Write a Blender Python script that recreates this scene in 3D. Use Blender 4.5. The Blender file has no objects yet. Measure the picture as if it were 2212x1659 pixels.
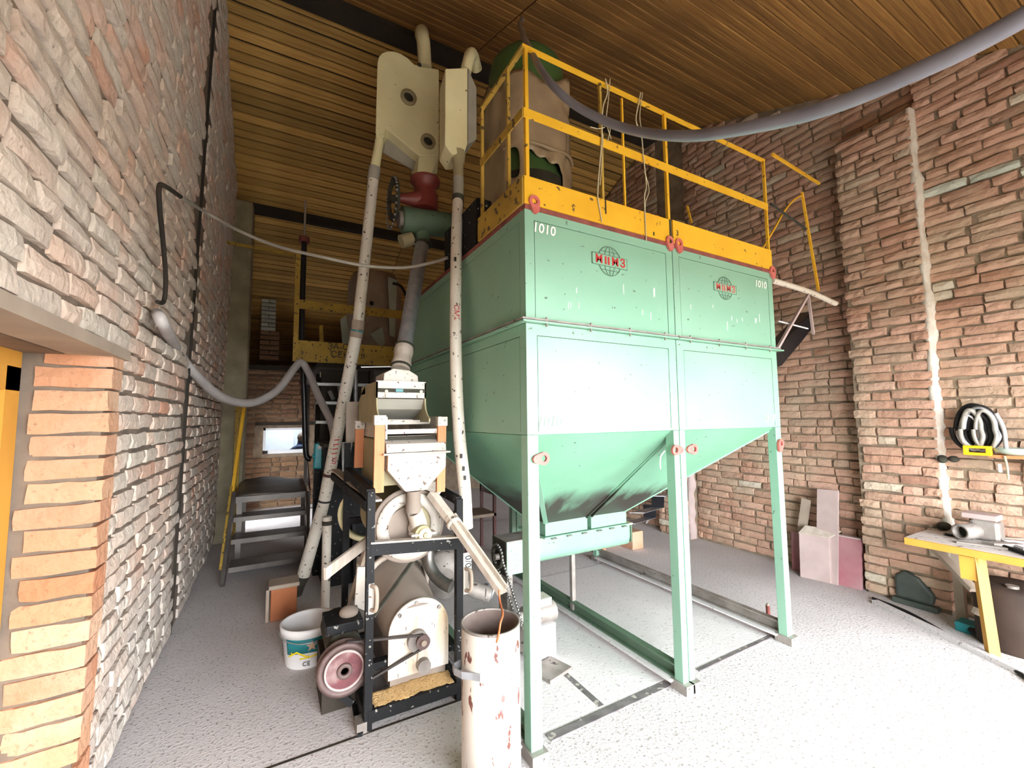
import bpy, bmesh, math, random
from mathutils import Vector, Matrix, noise as mnoise
random.seed(11)
scene = bpy.context.scene
COL = scene.collection
V = Vector
# ------------------------------------------------------------------ camera
F_PX, PITCH, ROLL, YAW, CAM_H = 927.1, 0.0793, -0.0100, 0.5070, 1.45
CAM = V((0, 0, CAM_H))
FW = V((math.sin(YAW)*math.cos(PITCH), math.cos(YAW)*math.cos(PITCH), math.sin(PITCH)))
_r = V((math.cos(YAW), -math.sin(YAW), 0)); _u = _r.cross(FW)
RT = _r*math.cos(ROLL) + _u*math.sin(ROLL); UP = RT.cross(FW)
cd = bpy.data.cameras.new('camera'); cam = bpy.data.objects.new('camera', cd); COL.objects.link(cam)
cd.sensor_width = 36; cd.lens = F_PX/2212*36; cd.clip_start = 0.02; cd.clip_end = 200
cam.matrix_world = Matrix(((RT.x, UP.x, -FW.x, CAM.x), (RT.y, UP.y, -FW.y, CAM.y), (RT.z, UP.z, -FW.z, CAM.z), (0, 0, 0, 1)))
scene.camera = cam
# ------------------------------------------------------------------ light
world = bpy.data.worlds.new('overcast_sky'); scene.world = world; world.use_nodes = True
_bg = world.node_tree.nodes['Background']; _bg.inputs[0].default_value = (0.93, 0.97, 1.0, 1); _bg.inputs[1].default_value = 8.3
def portal(name, loc, rot, sx, sy):          # tells Cycles where the daylight enters; gives no light itself
    l = bpy.data.lights.new(name, 'AREA'); l.shape = 'RECTANGLE'; l.size = sx; l.size_y = sy; l.cycles.is_portal = True
    o = bpy.data.objects.new(name, l); COL.objects.link(o); o.location = loc; o.rotation_euler = rot; o['kind'] = 'helper'
GATE_Y, GATE_X0, GATE_X1, GATE_Z = -1.4, -0.2, 4.15, 2.15
portal('gate_daylight', ((GATE_X0+GATE_X1)/2, GATE_Y-0.02, GATE_Z/2), (math.pi/2, 0, 0), GATE_X1-GATE_X0, GATE_Z)
portal('rear_daylight', (-0.75, 7.4, 0.85), (0, -math.pi/2, 0), 1.7, 0.6)
scene.view_settings.view_transform = 'Standard'; scene.view_settings.look = 'None'
scene.view_settings.exposure = 2.0; scene.view_settings.gamma = 1.0; scene.view_settings.use_curve_mapping = False
scene.cycles.max_bounces = 6; scene.cycles.diffuse_bounces = 4; scene.cycles.glossy_bounces = 3; scene.cycles.use_adaptive_sampling = True; scene.cycles.adaptive_threshold = 0.12; scene.cycles.caustics_reflective = False; scene.cycles.caustics_refractive = False
scene.cycles.sample_clamp_indirect = 8
# ------------------------------------------------------------------ photo point -> place (at a known depth)
def ray(x, y): return FW + RT*((x-1106)/F_PX) - UP*((y-829.5)/F_PX)
def PX(x, y, v): d = ray(x, y); return CAM + d*(v/d.x)
def PY(x, y, v): d = ray(x, y); return CAM + d*(v/d.y)
def PZ(x, y, v=0.0): d = ray(x, y); return CAM + d*((v-CAM_H)/d.z)
def PD(x, y, v): return CAM + ray(x, y)*v
def proj(p):
    d = V(p)-CAM; z = d.dot(FW)
    if z < 0.05: return None
    return (1106+F_PX*d.dot(RT)/z, 829.5-F_PX*d.dot(UP)/z, z)
# ------------------------------------------------------------------ materials
MATS = {}
def srgb(c):
    if isinstance(c, str): c = tuple(int(c[i:i+2], 16)/255 for i in (0, 2, 4))
    return tuple((x/12.92 if x <= 0.04045 else ((x+0.055)/1.055)**2.4) for x in c) + (1,)
def mat(name, c1, c2=None, rough=0.6, metal=0.0, scale=6.0, chips=None, chip_amt=0.62, chip_scale=25.0, bump=0.0, bump_scale=40.0,
        dust=None, dust_amt=0.5, stretch=None, emit=None, trans=None, cid=0.5):
    m = bpy.data.materials.new(name); m.use_nodes = True; MATS[name] = m
    nt = m.node_tree; N = nt.nodes; L = nt.links; b = N['Principled BSDF']
    b.inputs['Roughness'].default_value = rough; b.inputs['Metallic'].default_value = metal
    tc = N.new('ShaderNodeTexCoord'); mp = N.new('ShaderNodeMapping'); L.new(tc.outputs['Object'], mp.inputs[0])
    if stretch: mp.inputs['Scale'].default_value = stretch
    def noise(sc, det=4, vec=mp):
        n = N.new('ShaderNodeTexNoise'); n.inputs['Scale'].default_value = sc; n.inputs['Detail'].default_value = det
        L.new(vec.outputs[0], n.inputs['Vector']); return n
    def ramp(src, p0, p1, a=(0, 0, 0, 1), z=(1, 1, 1, 1)):
        r = N.new('ShaderNodeValToRGB'); r.color_ramp.elements[0].position = p0; r.color_ramp.elements[1].position = p1
        r.color_ramp.elements[0].color = a; r.color_ramp.elements[1].color = z; L.new(src, r.inputs[0]); return r
    def mix(fac, a, bb):
        x = N.new('ShaderNodeMix'); x.data_type = 'RGBA'
        L.new(fac, x.inputs['Factor'])
        for s, v in (('A', a), ('B', bb)):
            sk = [i for i in x.inputs if i.name == s and i.type == 'RGBA'][0]
            if isinstance(v, tuple): sk.default_value = v
            else: L.new(v, sk)
        return [o for o in x.outputs if o.type == 'RGBA'][0]
    c2 = c2 or c1
    n1 = noise(scale); col = ramp(n1.outputs[0], 0.35, 0.68, srgb(c1), srgb(c2)).outputs[0]
    if dust is not None:
        nd = noise(scale*0.35, 6); col = mix(ramp(nd.outputs[0], 1-dust_amt-0.15, 1-dust_amt+0.15).outputs[0], col, srgb(dust))
    if chips is not None:
        nc = noise(chip_scale, 3); col = mix(ramp(nc.outputs[0], chip_amt, chip_amt+0.025).outputs[0], col, srgb(chips))
    L.new(col, b.inputs['Base Color'])
    if bump:
        nb = noise(bump_scale, 5); bp = N.new('ShaderNodeBump'); bp.inputs['Strength'].default_value = bump; bp.inputs['Distance'].default_value = 0.01
        L.new(nb.outputs[0], bp.inputs['Height']); L.new(bp.outputs[0], b.inputs['Normal'])
    if emit: b.inputs['Emission Color'].default_value = srgb(emit[0]); b.inputs['Emission Strength'].default_value = emit[1]
    if trans: b.inputs['Transmission Weight'].default_value = trans; b.inputs['IOR'].default_value = 1.05
    return m
def brick_mat(name, tones, dust, dust_lo, dust_hi, low_dust=False):
    """each brick its own tone (object random + island random), dust and lime patches over it"""
    m = bpy.data.materials.new(name); m.use_nodes = True; MATS[name] = m
    nt = m.node_tree; N = nt.nodes; L = nt.links; b = N['Principled BSDF']; b.inputs['Roughness'].default_value = 0.92
    oi = N.new('ShaderNodeObjectInfo'); ge = N.new('ShaderNodeNewGeometry')
    ad = N.new('ShaderNodeMath'); ad.operation = 'ADD'; L.new(oi.outputs['Random'], ad.inputs[0]); L.new(ge.outputs['Random Per Island'], ad.inputs[1])
    fr = N.new('ShaderNodeMath'); fr.operation = 'FRACT'; L.new(ad.outputs[0], fr.inputs[0])
    rp = N.new('ShaderNodeValToRGB'); rp.color_ramp.interpolation = 'LINEAR'; el = rp.color_ramp.elements
    while len(el) < len(tones): el.new(0.5)
    for i, (p, c) in enumerate(tones): el[i].position = p; el[i].color = srgb(c)
    L.new(fr.outputs[0], rp.inputs[0])
    def noise(sc, det):
        n = N.new('ShaderNodeTexNoise'); n.inputs['Scale'].default_value = sc; n.inputs['Detail'].default_value = det; L.new(ge.outputs['Position'], n.inputs['Vector']); return n
    def ramp(s, a, z):
        r = N.new('ShaderNodeValToRGB'); r.color_ramp.elements[0].position = a; r.color_ramp.elements[1].position = z; L.new(s, r.inputs[0]); return r
    def mix(fac, a, bb, k=1.0):
        x = N.new('ShaderNodeMix'); x.data_type = 'RGBA'
        if k != 1.0:
            mu = N.new('ShaderNodeMath'); mu.operation = 'MULTIPLY'; mu.inputs[1].default_value = k; L.new(fac, mu.inputs[0]); fac = mu.outputs[0]
        L.new(fac, x.inputs['Factor']); A = [i for i in x.inputs if i.type == 'RGBA']
        L.new(a, A[0]); A[1].default_value = bb
        return [o for o in x.outputs if o.type == 'RGBA'][0]
    col = mix(ramp(noise(2.2, 6).outputs[0], dust_lo, dust_hi).outputs[0], rp.outputs[0], srgb(dust), 0.75)
    if low_dust:      # lime wash and splashed dust on the lowest courses
        sp = N.new('ShaderNodeSeparateXYZ'); L.new(ge.outputs['Position'], sp.inputs[0]); mr = N.new('ShaderNodeMapRange'); mr.inputs['From Min'].default_value = 1.1; mr.inputs['From Max'].default_value = 0.3; L.new(sp.outputs['Z'], mr.inputs['Value'])
        mm = N.new('ShaderNodeMath'); mm.operation = 'MULTIPLY'; L.new(mr.outputs[0], mm.inputs[0]); L.new(noise(5, 5).outputs[0], mm.inputs[1]); col = mix(ramp(mm.outputs[0], 0.18, 0.5).outputs[0], col, srgb('bdb2a8'), 0.85)
    col = mix(ramp(noise(60, 3).outputs[0], 0.62, 0.75).outputs[0], col, srgb('5a4338'), 0.45)
    L.new(col, b.inputs['Base Color'])
    bp = N.new('ShaderNodeBump'); bp.inputs['Strength'].default_value = 0.7; bp.inputs['Distance'].default_value = 0.012
    L.new(noise(38, 6).outputs[0], bp.inputs['Height']); L.new(bp.outputs[0], b.inputs['Normal'])
    return m
brick_mat('brick_left', [(0, 'ceb09e'), (0.3, 'd6b6a2'), (0.55, 'c8bcae'), (0.8, 'c4aa9a'), (0.93, 'd09a80'), (1, 'dac8b8')], 'ccc2b6', 0.38, 0.60, True)
brick_mat('brick_right', [(0, 'c09680'), (0.3, 'c8a18c'), (0.55, 'b0866e'), (0.75, 'c29b84'), (0.90, 'a07864'), (0.975, 'bea690'), (1, 'd2cab8')], 'b8a68e', 0.44, 0.70)
brick_mat('brick_jamb', [(0, 'c08866'), (0.4, 'c89c7c'), (0.7, 'b87450'), (1, 'cca88c')], 'c8b09a', 0.45, 0.7)
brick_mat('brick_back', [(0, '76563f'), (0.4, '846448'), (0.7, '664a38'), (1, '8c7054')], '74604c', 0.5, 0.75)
brick_mat('brick_pale', [(0, 'b8bcae'), (0.5, 'c8cabc'), (1, 'a8aa9c')], 'b0b0a4', 0.5, 0.75)
mat('mortar', '7c6c5c', '9a8872', 0.95, scale=9, bump=0.8, bump_scale=30)
mat('mortar_left', '665a50', '857566', 0.95, scale=5, bump=0.8, bump_scale=25)
mat('plaster_rough', '9a9078', '7f7660', 0.95, scale=5, bump=1.0, bump_scale=14)
mat('lime', 'd8d0c4', 'c8b8a8', 0.95, scale=12, bump=0.6)
mat('concrete', 'ccc6c6', 'd8d3d3', 0.9, scale=1.6, chips='958d87', chip_amt=0.61, chip_scale=70, bump=0.35, bump_scale=70, dust='bcb5b5', dust_amt=0.48)
mat('concrete_pit', 'ccc6c6', 'd6d1d1', 0.9, scale=1.1, chips='9a928c', chip_amt=0.65, chip_scale=60, bump=0.25, bump_scale=60)
mat('ground_outside', '807a6e', '726c60', 0.95)
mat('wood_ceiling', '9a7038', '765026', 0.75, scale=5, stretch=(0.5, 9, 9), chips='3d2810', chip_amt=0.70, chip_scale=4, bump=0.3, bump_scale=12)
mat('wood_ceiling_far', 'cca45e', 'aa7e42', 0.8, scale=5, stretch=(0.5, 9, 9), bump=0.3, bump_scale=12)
mat('beam_dark', '2e2a26', '3a332c', 0.8, scale=4)
mat('green', '80ac94', '8ab49c', 0.38, scale=2.5, dust='86a692', dust_amt=0.4, chips='5a6a58', chip_amt=0.70, chip_scale=38)
mat('green_cone', '70a286', '7aac90', 0.45, scale=2.5, chips='30362f', chip_amt=0.71, chip_scale=45)
mat('green_dull', '5d7460', '4d6350', 0.6, scale=5, chips='3c3a30', chip_amt=0.68)
mat('rust_red', '8a4a42', '6e3a34', 0.8, scale=14)
mat('eye_red', 'c87068', 'b85a52', 0.55, scale=20)
mat('white_stained', 'e6ded4', 'd8cec2', 0.5, scale=7, stretch=(5, 5, 0.8), dust='c4a47c', dust_amt=0.40, chips='5e4a40', chip_amt=0.66)
mat('rust_dark', '36261c', '2a1d15', 0.85, scale=8)
mat('bin_inside', '7a6a64', '66564e', 0.6, scale=12)
mat('lintel_wood', '7a6654', '645242', 0.85, scale=6)
mat('soot', '3a352f', '4a4a40', 0.9, scale=20)
mat('yellow', 'e8b430', 'dca428', 0.45, scale=4, chips='6a5230', chip_amt=0.66, chip_scale=30)
mat('yellow_old', 'b8963c', 'a08038', 0.7, scale=6, chips='54442c', chip_amt=0.60, chip_scale=28)
mat('white_paint', 'd0c8be', 'c0b6aa', 0.5, scale=5, chips='5e4a40', chip_amt=0.645, chip_scale=42, dust='a89c90', dust_amt=0.38)
mat('white_bin', 'd0c8be', 'c0b6aa', 0.45, scale=4, chips='6a4038', chip_amt=0.60, chip_scale=26, stretch=(1, 1, 0.45))
mat('cream', 'f0e8bc', 'e6dcae', 0.55, scale=4, chips='7a7058', chip_amt=0.72, dust='c4ba92', dust_amt=0.3)
mat('cream_grey', 'a8a498', '98948a', 0.6, scale=5)
mat('olive_shade', 'a59a78', '948a6a', 0.6, scale=5)
mat('pipe_white', 'dcd4c8', 'cfc6b8', 0.45, scale=5, chips='4a423a', chip_amt=0.645, chip_scale=40)
mat('galvanised', 'b4b6ba', '9c9ea4', 0.38, 0.7, scale=18)
mat('steel', '8a8884', '6f6c68', 0.4, 0.8, scale=12)
mat('steel_dusty', '9c948e', '7c746e', 0.6, 0.3, scale=10, chips='4c423c', chip_amt=0.66)
mat('steel_strip', '8d8686', '6e686a', 0.6, 0.5, scale=14, chips='c4bcb4', chip_amt=0.60, chip_scale=20)
mat('black_paint', '131314', '1b1b1d', 0.6, scale=8, chips='8a8680', chip_amt=0.66, chip_scale=40)
mat('black_rubber', '1e1c1c', '2a2828', 0.6, scale=8)
mat('black_plastic', '1a1a1c', '202024', 0.3, scale=3)
mat('belt', '3a3230', '4a403c', 0.7)
mat('pulley', '6e5a56', '5c4a48', 0.6, 0.2, scale=20)
mat('pulley_red', '6e3a3e', '5a3034', 0.6, 0.1, scale=30, dust='9a8480', dust_amt=0.35)
mat('valve_red', '6c2622', '7c3a32', 0.5, scale=6, dust='8a7a6a', dust_amt=0.3)
mat('orange_wood', 'd08a5c', 'c47a4c', 0.6, scale=4, stretch=(6, 6, 0.8))
mat('block_wood', 'b06a40', '9c5c38', 0.7, scale=5, dust='a08872', dust_amt=0.3)
mat('dusty_cover', '93857a', '85776c', 0.85, scale=4, bump=0.2, bump_scale=15)
mat('sawdust', 'c09a66', 'd2ae7a', 0.95, scale=60, bump=0.9, bump_scale=150, chips='9a7444', chip_amt=0.6, chip_scale=120)
mat('wood_chute', 'c8bcb0', 'b0a294', 0.7, scale=6, stretch=(4, 4, 1))
mat('wood_grey', 'a89888', '98887a', 0.8, scale=6)
mat('wood_table', 'd09a3e', 'c08a34', 0.55, scale=4)
mat('table_top', 'cfc8c4', 'bdb4b0', 0.7, scale=6, chips='7a6e66', chip_amt=0.63)
mat('panel_red', 'a46a70', '945a60', 0.6, scale=5, dust='b89698', dust_amt=0.42)
mat('panel_dusty', 'b8a4a0', 'a8948f', 0.75, scale=5)
mat('hose_grey', 'b8b2b0', 'aaa4a2', 0.5, scale=8)
mat('hose_dark', '6e6c74', '7c7a82', 0.35, scale=8)
mat('cable_grey', 'a8a298', '98928a', 0.5)
mat('rope', 'c4b898', 'b0a484', 0.9, scale=40)
mat('wrap_foil', 'b09a7c', '94806a', 0.2, scale=3, bump=1.0, bump_scale=7)
mat('tank_green', '4c6a38', '3e5830', 0.6, scale=4)
mat('recess_shade', '2c2a22', '3a3830', 0.9)  # dark colour standing in for the shade inside openings and recesses
mat('film_white', 'bcc8bc', 'a8b4a8', 0.4, scale=4)
mat('bucket_white', 'f0eeee', 'e8e6e6', 0.35, scale=3)
mat('teal', '1f7f86', '1a6f78', 0.4, scale=5)
mat('teal_bright', '1a9aa4', '168a94', 0.35, scale=20)
mat('label_yellow', 'f0d818', rough=0.5)
mat('star_copper', 'c8a890', 'b8947c', 0.5)
mat('ink_black', '1c1c1c', rough=0.6)
mat('ink_red', 'c03030', 'a83030', 0.6, scale=30)
mat('ink_red_faded', 'c84a48', 'b06a5c', 0.6, scale=20)
mat('ink_white', 'f4f4f0', rough=0.6)
mat('ink_grey', '5f7a6a', rough=0.7)
mat('copper_wire', 'b86a40', 'a85c38', 0.5, 0.3)
mat('stair_steel', '5e5a58', '6c6662', 0.42, 0.5, scale=8, dust='7c7670', dust_amt=0.5)
mat('white_frame', 'e4e6ea', rough=0.4)
mat('glass', 'f4faff', rough=0.02, trans=1.0)
mat('room_white', 'e6eaee', 'dfe4e8', 0.8)
mat('jacket', '2a3650', '344260', 0.85, scale=12)
mat('skin', 'c48a70', rough=0.6)
mat('hair', '6a5a50', rough=0.8)
mat('trousers', '2c2c34', rough=0.9)
mat('chair_brown', '5a302c', '4a2826', 0.6)
mat('sack_dark', '3c4440', '4c524a', 0.6, scale=9)
mat('yellow_tool', 'f0c020', 'e4b41c', 0.4)
mat('added_lamp_glow', 'ffffff', emit=('f4f8ff', 1.5))
def vary(name, lo, hi):      # each board its own tone
    m = MATS[name]; nt = m.node_tree; N = nt.nodes; L = nt.links; b = N['Principled BSDF']; src = b.inputs['Base Color'].links[0].from_socket
    oi = N.new('ShaderNodeObjectInfo'); mr = N.new('ShaderNodeMapRange'); mr.inputs['To Min'].default_value = lo; mr.inputs['To Max'].default_value = hi
    L.new(oi.outputs['Random'], mr.inputs['Value']); h = N.new('ShaderNodeHueSaturation'); L.new(mr.outputs[0], h.inputs['Value']); L.new(src, h.inputs['Color']); L.new(h.outputs[0], b.inputs['Base Color'])
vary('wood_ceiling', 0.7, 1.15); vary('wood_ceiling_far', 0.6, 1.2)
for _n in ('black_paint', 'black_rubber', 'beam_dark', 'soot', 'stair_steel'): MATS[_n].node_tree.nodes['Principled BSDF'].inputs['Specular IOR Level'].default_value = 0.2
# ------------------------------------------------------------------ mesh builder
OFF = {}
def root_off(p):
    while p is not None:
        if p.name in OFF: return OFF[p.name]
        p = p.parent
    return V((0, 0, 0))
def basis(d, up=None):
    d = d.normalized(); up = up or V((0, 0, 1))
    if abs(d.dot(up)) > 0.995: up = V((0, 1, 0))
    s = d.cross(up).normalized(); return d, s, s.cross(d)
class MB:
    def __init__(s): s.v = []; s.f = []; s.sm = []
    def add(s, vs, fs, smooth=False):
        o = len(s.v); s.v += [V(x) for x in vs]; s.f += [[i+o for i in f] for f in fs]; s.sm += [smooth]*len(fs); return s
    def hexa(s, c):  # 8 corners: bottom 4 ccw, top 4 ccw
        return s.add(c, [(3, 2, 1, 0), (4, 5, 6, 7), (0, 1, 5, 4), (1, 2, 6, 5), (2, 3, 7, 6), (3, 0, 4, 7)])
    def box(s, x0, x1, y0, y1, z0, z1):
        return s.hexa([(x0, y0, z0), (x1, y0, z0), (x1, y1, z0), (x0, y1, z0), (x0, y0, z1), (x1, y0, z1), (x1, y1, z1), (x0, y1, z1)])
    def bar(s, p, q, w, h, up=None):
        p, q = V(p), V(q); d, a, b = basis(q-p, up); a = a*w/2; b = b*h/2
        return s.hexa([p-a-b, p+a-b, q+a-b, q-a-b, p-a+b, p+a+b, q+a+b, q-a+b])
    def cyl(s, p, q, r1, r2=None, n=20, caps=True, smooth=True):
        p, q = V(p), V(q); r2 = r1 if r2 is None else r2; d, a, b = basis(q-p)
        vs = []
        for c, r in ((p, r1), (q, r2)):
            for i in range(n):
                t = 2*math.pi*i/n; vs.append(c+(a*math.cos(t)+b*math.sin(t))*r)
        s.add(vs, [(i, (i+1) % n, n+(i+1) % n, n+i) for i in range(n)], smooth)
        if caps: s.add(vs[:n], [tuple(range(n))[::-1]]); s.add(vs[n:], [tuple(range(n))])
        return s
    def ring(s, p, q, r_in, r_out, n=28):   # hollow tube wall
        p, q = V(p), V(q); d, a, b = basis(q-p); vs = []
        for c, r in ((p, r_out), (q, r_out), (q, r_in), (p, r_in)):
            for i in range(n):
                t = 2*math.pi*i/n; vs.append(c+(a*math.cos(t)+b*math.sin(t))*r)
        fs = []
        for k in range(4):
            for i in range(n):
                k2 = (k+1) % 4; fs.append((k*n+i, k*n+(i+1) % n, k2*n+(i+1) % n, k2*n+i))
        return s.add(vs, fs, True)
    def lathe(s, c, prof, n=28, axis=(0, 0, 1), caps=True):
        d, a, b = basis(V(axis)); c = V(c); vs = []
        for r, z in prof:
            for i in range(n):
                t = 2*math.pi*i/n; vs.append(c+d*z+(a*math.cos(t)+b*math.sin(t))*r)
        m = len(prof)
        s.add(vs, [(k*n+i, k*n+(i+1) % n, (k+1)*n+(i+1) % n, (k+1)*n+i) for k in range(m-1) for i in range(n)], True)
        if caps: s.add(vs[:n], [tuple(range(n))[::-1]]); s.add(vs[-n:], [tuple(range(n))])
        return s
    def tube(s, pts, r, n=10, smooth_path=True, sub=6, caps=True):
        pts = [V(p) for p in pts]; rs = r if isinstance(r, (list, tuple)) else [r]*len(pts)
        if smooth_path and len(pts) > 2:
            q, rr = [], []
            for i in range(len(pts)-1):
                p0 = pts[max(i-1, 0)]; p1 = pts[i]; p2 = pts[i+1]; p3 = pts[min(i+2, len(pts)-1)]
                for k in range(sub):
                    t = k/sub
                    q.append(0.5*((2*p1)+(p2-p0)*t+(2*p0-5*p1+4*p2-p3)*t*t+(3*p1-p0-3*p2+p3)*t**3)); rr.append(rs[i]*(1-t)+rs[i+1]*t)
            q.append(pts[-1]); rr.append(rs[-1]); pts, rs = q, rr
        d, a, b = basis(pts[1]-pts[0]); vs = []
        for i, p in enumerate(pts):
            t = (pts[min(i+1, len(pts)-1)]-pts[max(i-1, 0)]).normalized()
            a = (a-t*a.dot(t)).normalized(); b = t.cross(a)
            for k in range(n):
                th = 2*math.pi*k/n; vs.append(p+(a*math.cos(th)+b*math.sin(th))*rs[i])
        m = len(pts)
        s.add(vs, [(i*n+k, i*n+(k+1) % n, (i+1)*n+(k+1) % n, (i+1)*n+k) for i in range(m-1) for k in range(n)], True)
        if caps: s.add(vs[:n], [tuple(range(n))[::-1]]); s.add(vs[-n:], [tuple(range(n))])
        return s
    def prism(s, poly, ext):    # planar 3D polygon extruded by a vector
        poly = [V(p) for p in poly]; e = V(ext); n = len(poly)
        return s.add(poly+[p+e for p in poly], [tuple(range(n))[::-1], tuple(range(n, 2*n))]+[(i, (i+1) % n, n+(i+1) % n, n+i) for i in range(n)])
    def sphere(s, c, r, n=12, sq=(1, 1, 1)):
        prof = [(max(r*math.sin(math.pi*k/n), 1e-4), -r*math.cos(math.pi*k/n)) for k in range(n+1)]
        t = MB().lathe((0, 0, 0), prof, n*2, caps=False); c = V(c)
        return s.add([c+V((v.x*sq[0], v.y*sq[1], v.z*sq[2])) for v in t.v], t.f, True)
    def build(s, name, m, parent=None, off=None, bevel=0.0, fix=True):
        o = off if off is not None else root_off(parent)
        me = bpy.data.meshes.new(name); me.from_pydata([tuple(v-V(o)) for v in s.v], [], s.f)
        for p, k in zip(me.polygons, s.sm): p.use_smooth = k
        if fix:
            bm = bmesh.new(); bm.from_mesh(me); bmesh.ops.recalc_face_normals(bm, faces=bm.faces); bm.to_mesh(me); bm.free()
        if m: me.materials.append(MATS[m])
        ob = bpy.data.objects.new(name, me); COL.objects.link(ob)
        if parent is not None: ob.parent = parent
        else: ob.location = o; OFF[ob.name] = V(o)
        if bevel:
            bv = ob.modifiers.new('bevel', 'BEVEL'); bv.width = bevel; bv.segments = 2; bv.limit_method = 'ANGLE'; bv.angle_limit = 0.7
        return ob
def tag(o, label, cat, group=None):
    o['label'] = label; o['category'] = cat
    if group: o['group'] = group
    return o
def thing(name, label, cat, loc, group=None):
    o = bpy.data.objects.new(name, None); COL.objects.link(o); o.location = loc; OFF[o.name] = V(loc); o.empty_display_size = 0.1
    return tag(o, label, cat, group)
def struct(o): o['kind'] = 'structure'; return o
def text(string, name, m, parent, loc, right, up, size, bold=0.0, slant=0.0, depth=0.0015):
    cu = bpy.data.curves.new('t', 'FONT'); cu.body = string; cu.size = 1.0; cu.offset = bold; cu.shear = slant; cu.align_x = 'CENTER'; cu.align_y = 'CENTER'; cu.extrude = 0.0; cu.resolution_u = 3
    ob = bpy.data.objects.new('t', cu); COL.objects.link(ob)
    me = ob.to_mesh(); right = V(right).normalized(); up = V(up).normalized(); nrm = right.cross(up)
    b = MB(); vs = [V(loc)+(right*v.co.x+up*v.co.y)*size for v in me.vertices]
    b.add(vs, [tuple(p.vertices) for p in me.polygons])
    ob.to_mesh_clear(); bpy.data.objects.remove(ob)
    # give the paint a little thickness
    n = len(b.v); fs = [tuple(f) for f in b.f]; edges = {}
    for f in fs:
        for i in range(len(f)):
            e = (f[i], f[(i+1) % len(f)]); edges[e] = edges.get(e, 0)+1
    b.v += [v+nrm*depth for v in b.v]
    side = [(e[0], e[1], e[1]+n, e[0]+n) for e in edges if (e[1], e[0]) not in edges]
    b.f = [f[::-1] for f in fs]+[tuple(i+n for i in f) for f in fs]+side; b.sm = [False]*len(b.f)
    return b.build(name, m, parent, fix=False)
# ------------------------------------------------------------------ the room
RIDGE_Y, RIDGE_Z, SLOPE = 4.0, 5.3, 0.41
def ceil_z(y): return RIDGE_Z-SLOPE*abs(y-RIDGE_Y)
def left_x(z): return -0.56+0.018*z
RX, RX_NEAR, RX_PIL = 4.45, 4.36, 4.30
XW0, XW1, YF, YB = -0.95, 4.75, GATE_Y, 11.2
fl = struct(MB().box(-6, 7, GATE_Y, 12, -0.12, 0).build('floor', 'concrete'))
og = struct(MB().box(-30, 40, -40, GATE_Y, -0.14, -0.02).build('ground_outside', 'ground_outside'))
og2 = struct(MB().box(-30, -6, GATE_Y, 12, -0.14, -0.02).build('ground_yard', 'ground_outside'))
# floor seams and steel strips set in the concrete
def strip(name, p, q, w, h, m, parent=fl):
    return MB().bar(V(p)+V((0, 0, h/2-0.004)), V(q)+V((0, 0, h/2-0.004)), w, h).build(name, m, parent)
strip('floor_joint', (-0.5, 2.175, 0), (0.95, 2.185, 0), 0.012, 0.006, 'beam_dark')
strip('edge_strip', PZ(1185, 1596), PZ(1452, 1474), 0.045, 0.010, 'steel_strip')
strip('edge_strip', PZ(1508, 1449), PZ(1682, 1368), 0.022, 0.010, 'steel_strip')
strip('cross_strip', PZ(1215, 1452), PZ(1299, 1527), 0.035, 0.009, 'steel_strip')
MB().box(1.04, 2.9, 1.78, 3.4, -0.002, 0.004).build('pit_slab', 'concrete_pit', fl)
pl = PZ(1175, 1440, 0); MB().bar(PZ(1165, 1462, 0.012), PZ(1212, 1432, 0.012), 0.16, 0.02).build('cover_plate', 'steel_dusty', fl)
MB().bar(PZ(1890, 1300, 0.012), PZ(2240, 1468, 0.012), 0.05, 0.03).build('curb', 'concrete', fl)

# --- bricks
BR_L, BR_H, COURSE, BR_D = 0.25, 0.0725, 0.0816, 0.06
def brick_mesh(L, Hh, seed, rough=0.008):
    """front face bulging, edges chipped; faces local -Y, centred; shared by alike bricks"""
    rnd = random.Random(seed); nx, nz = (4, 2) if L > 0.18 else (2, 2); vs = []; fs = []
    idx = {}
    for i in range(nx+1):
        for k in range(nz+1):
            x = (i/nx-0.5)*L; z = (k/nz-0.5)*Hh; edge = (i in (0, nx)) + (k in (0, nz))
            y = -BR_D/2 + (0.002+rnd.uniform(0, 0.007) if edge == 1 else 0.004+rnd.uniform(0, 0.012) if edge == 2 else rnd.uniform(-0.004, 0.003))
            if edge: x -= math.copysign(rnd.uniform(0, rough), x) if i in (0, nx) else rnd.uniform(-rough, rough)
            if k in (0, nz): z -= math.copysign(rnd.uniform(0, rough*1.1), z)
            idx[i, k] = len(vs); vs.append(V((x, y, z)))
    for i in range(nx):
        for k in range(nz): fs.append((idx[i, k], idx[i+1, k], idx[i+1, k+1], idx[i, k+1]))
    ringi = [(i, 0) for i in range(nx+1)]+[(nx, k) for k in range(1, nz+1)]+[(i, nz) for i in range(nx-1, -1, -1)]+[(0, k) for k in range(nz-1, 0, -1)]
    base = len(vs)
    for (i, k) in ringi:
        p = vs[idx[i, k]]; vs.append(V((math.copysign(L/2, p.x) if i in (0, nx) else p.x, BR_D/2, math.copysign(Hh/2, p.z) if k in (0, nz) else p.z)))
    n = len(ringi)
    for j in range(n):
        a, b2 = idx[ringi[j]], idx[ringi[(j+1) % n]]; fs.append((b2, a, base+j, base+(j+1) % n))
    return vs, fs
KINDS = {}
def brick_kind(key, L, seed, m):
    k = (key, seed, m)
    if k not in KINDS:
        vs, fs = brick_mesh(L, BR_H, seed); me = bpy.data.meshes.new('brick'); me.from_pydata([tuple(v) for v in vs], [], fs); me.materials.append(MATS[m])
        KINDS[k] = (me, vs, fs)
    return KINDS[k]
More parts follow.
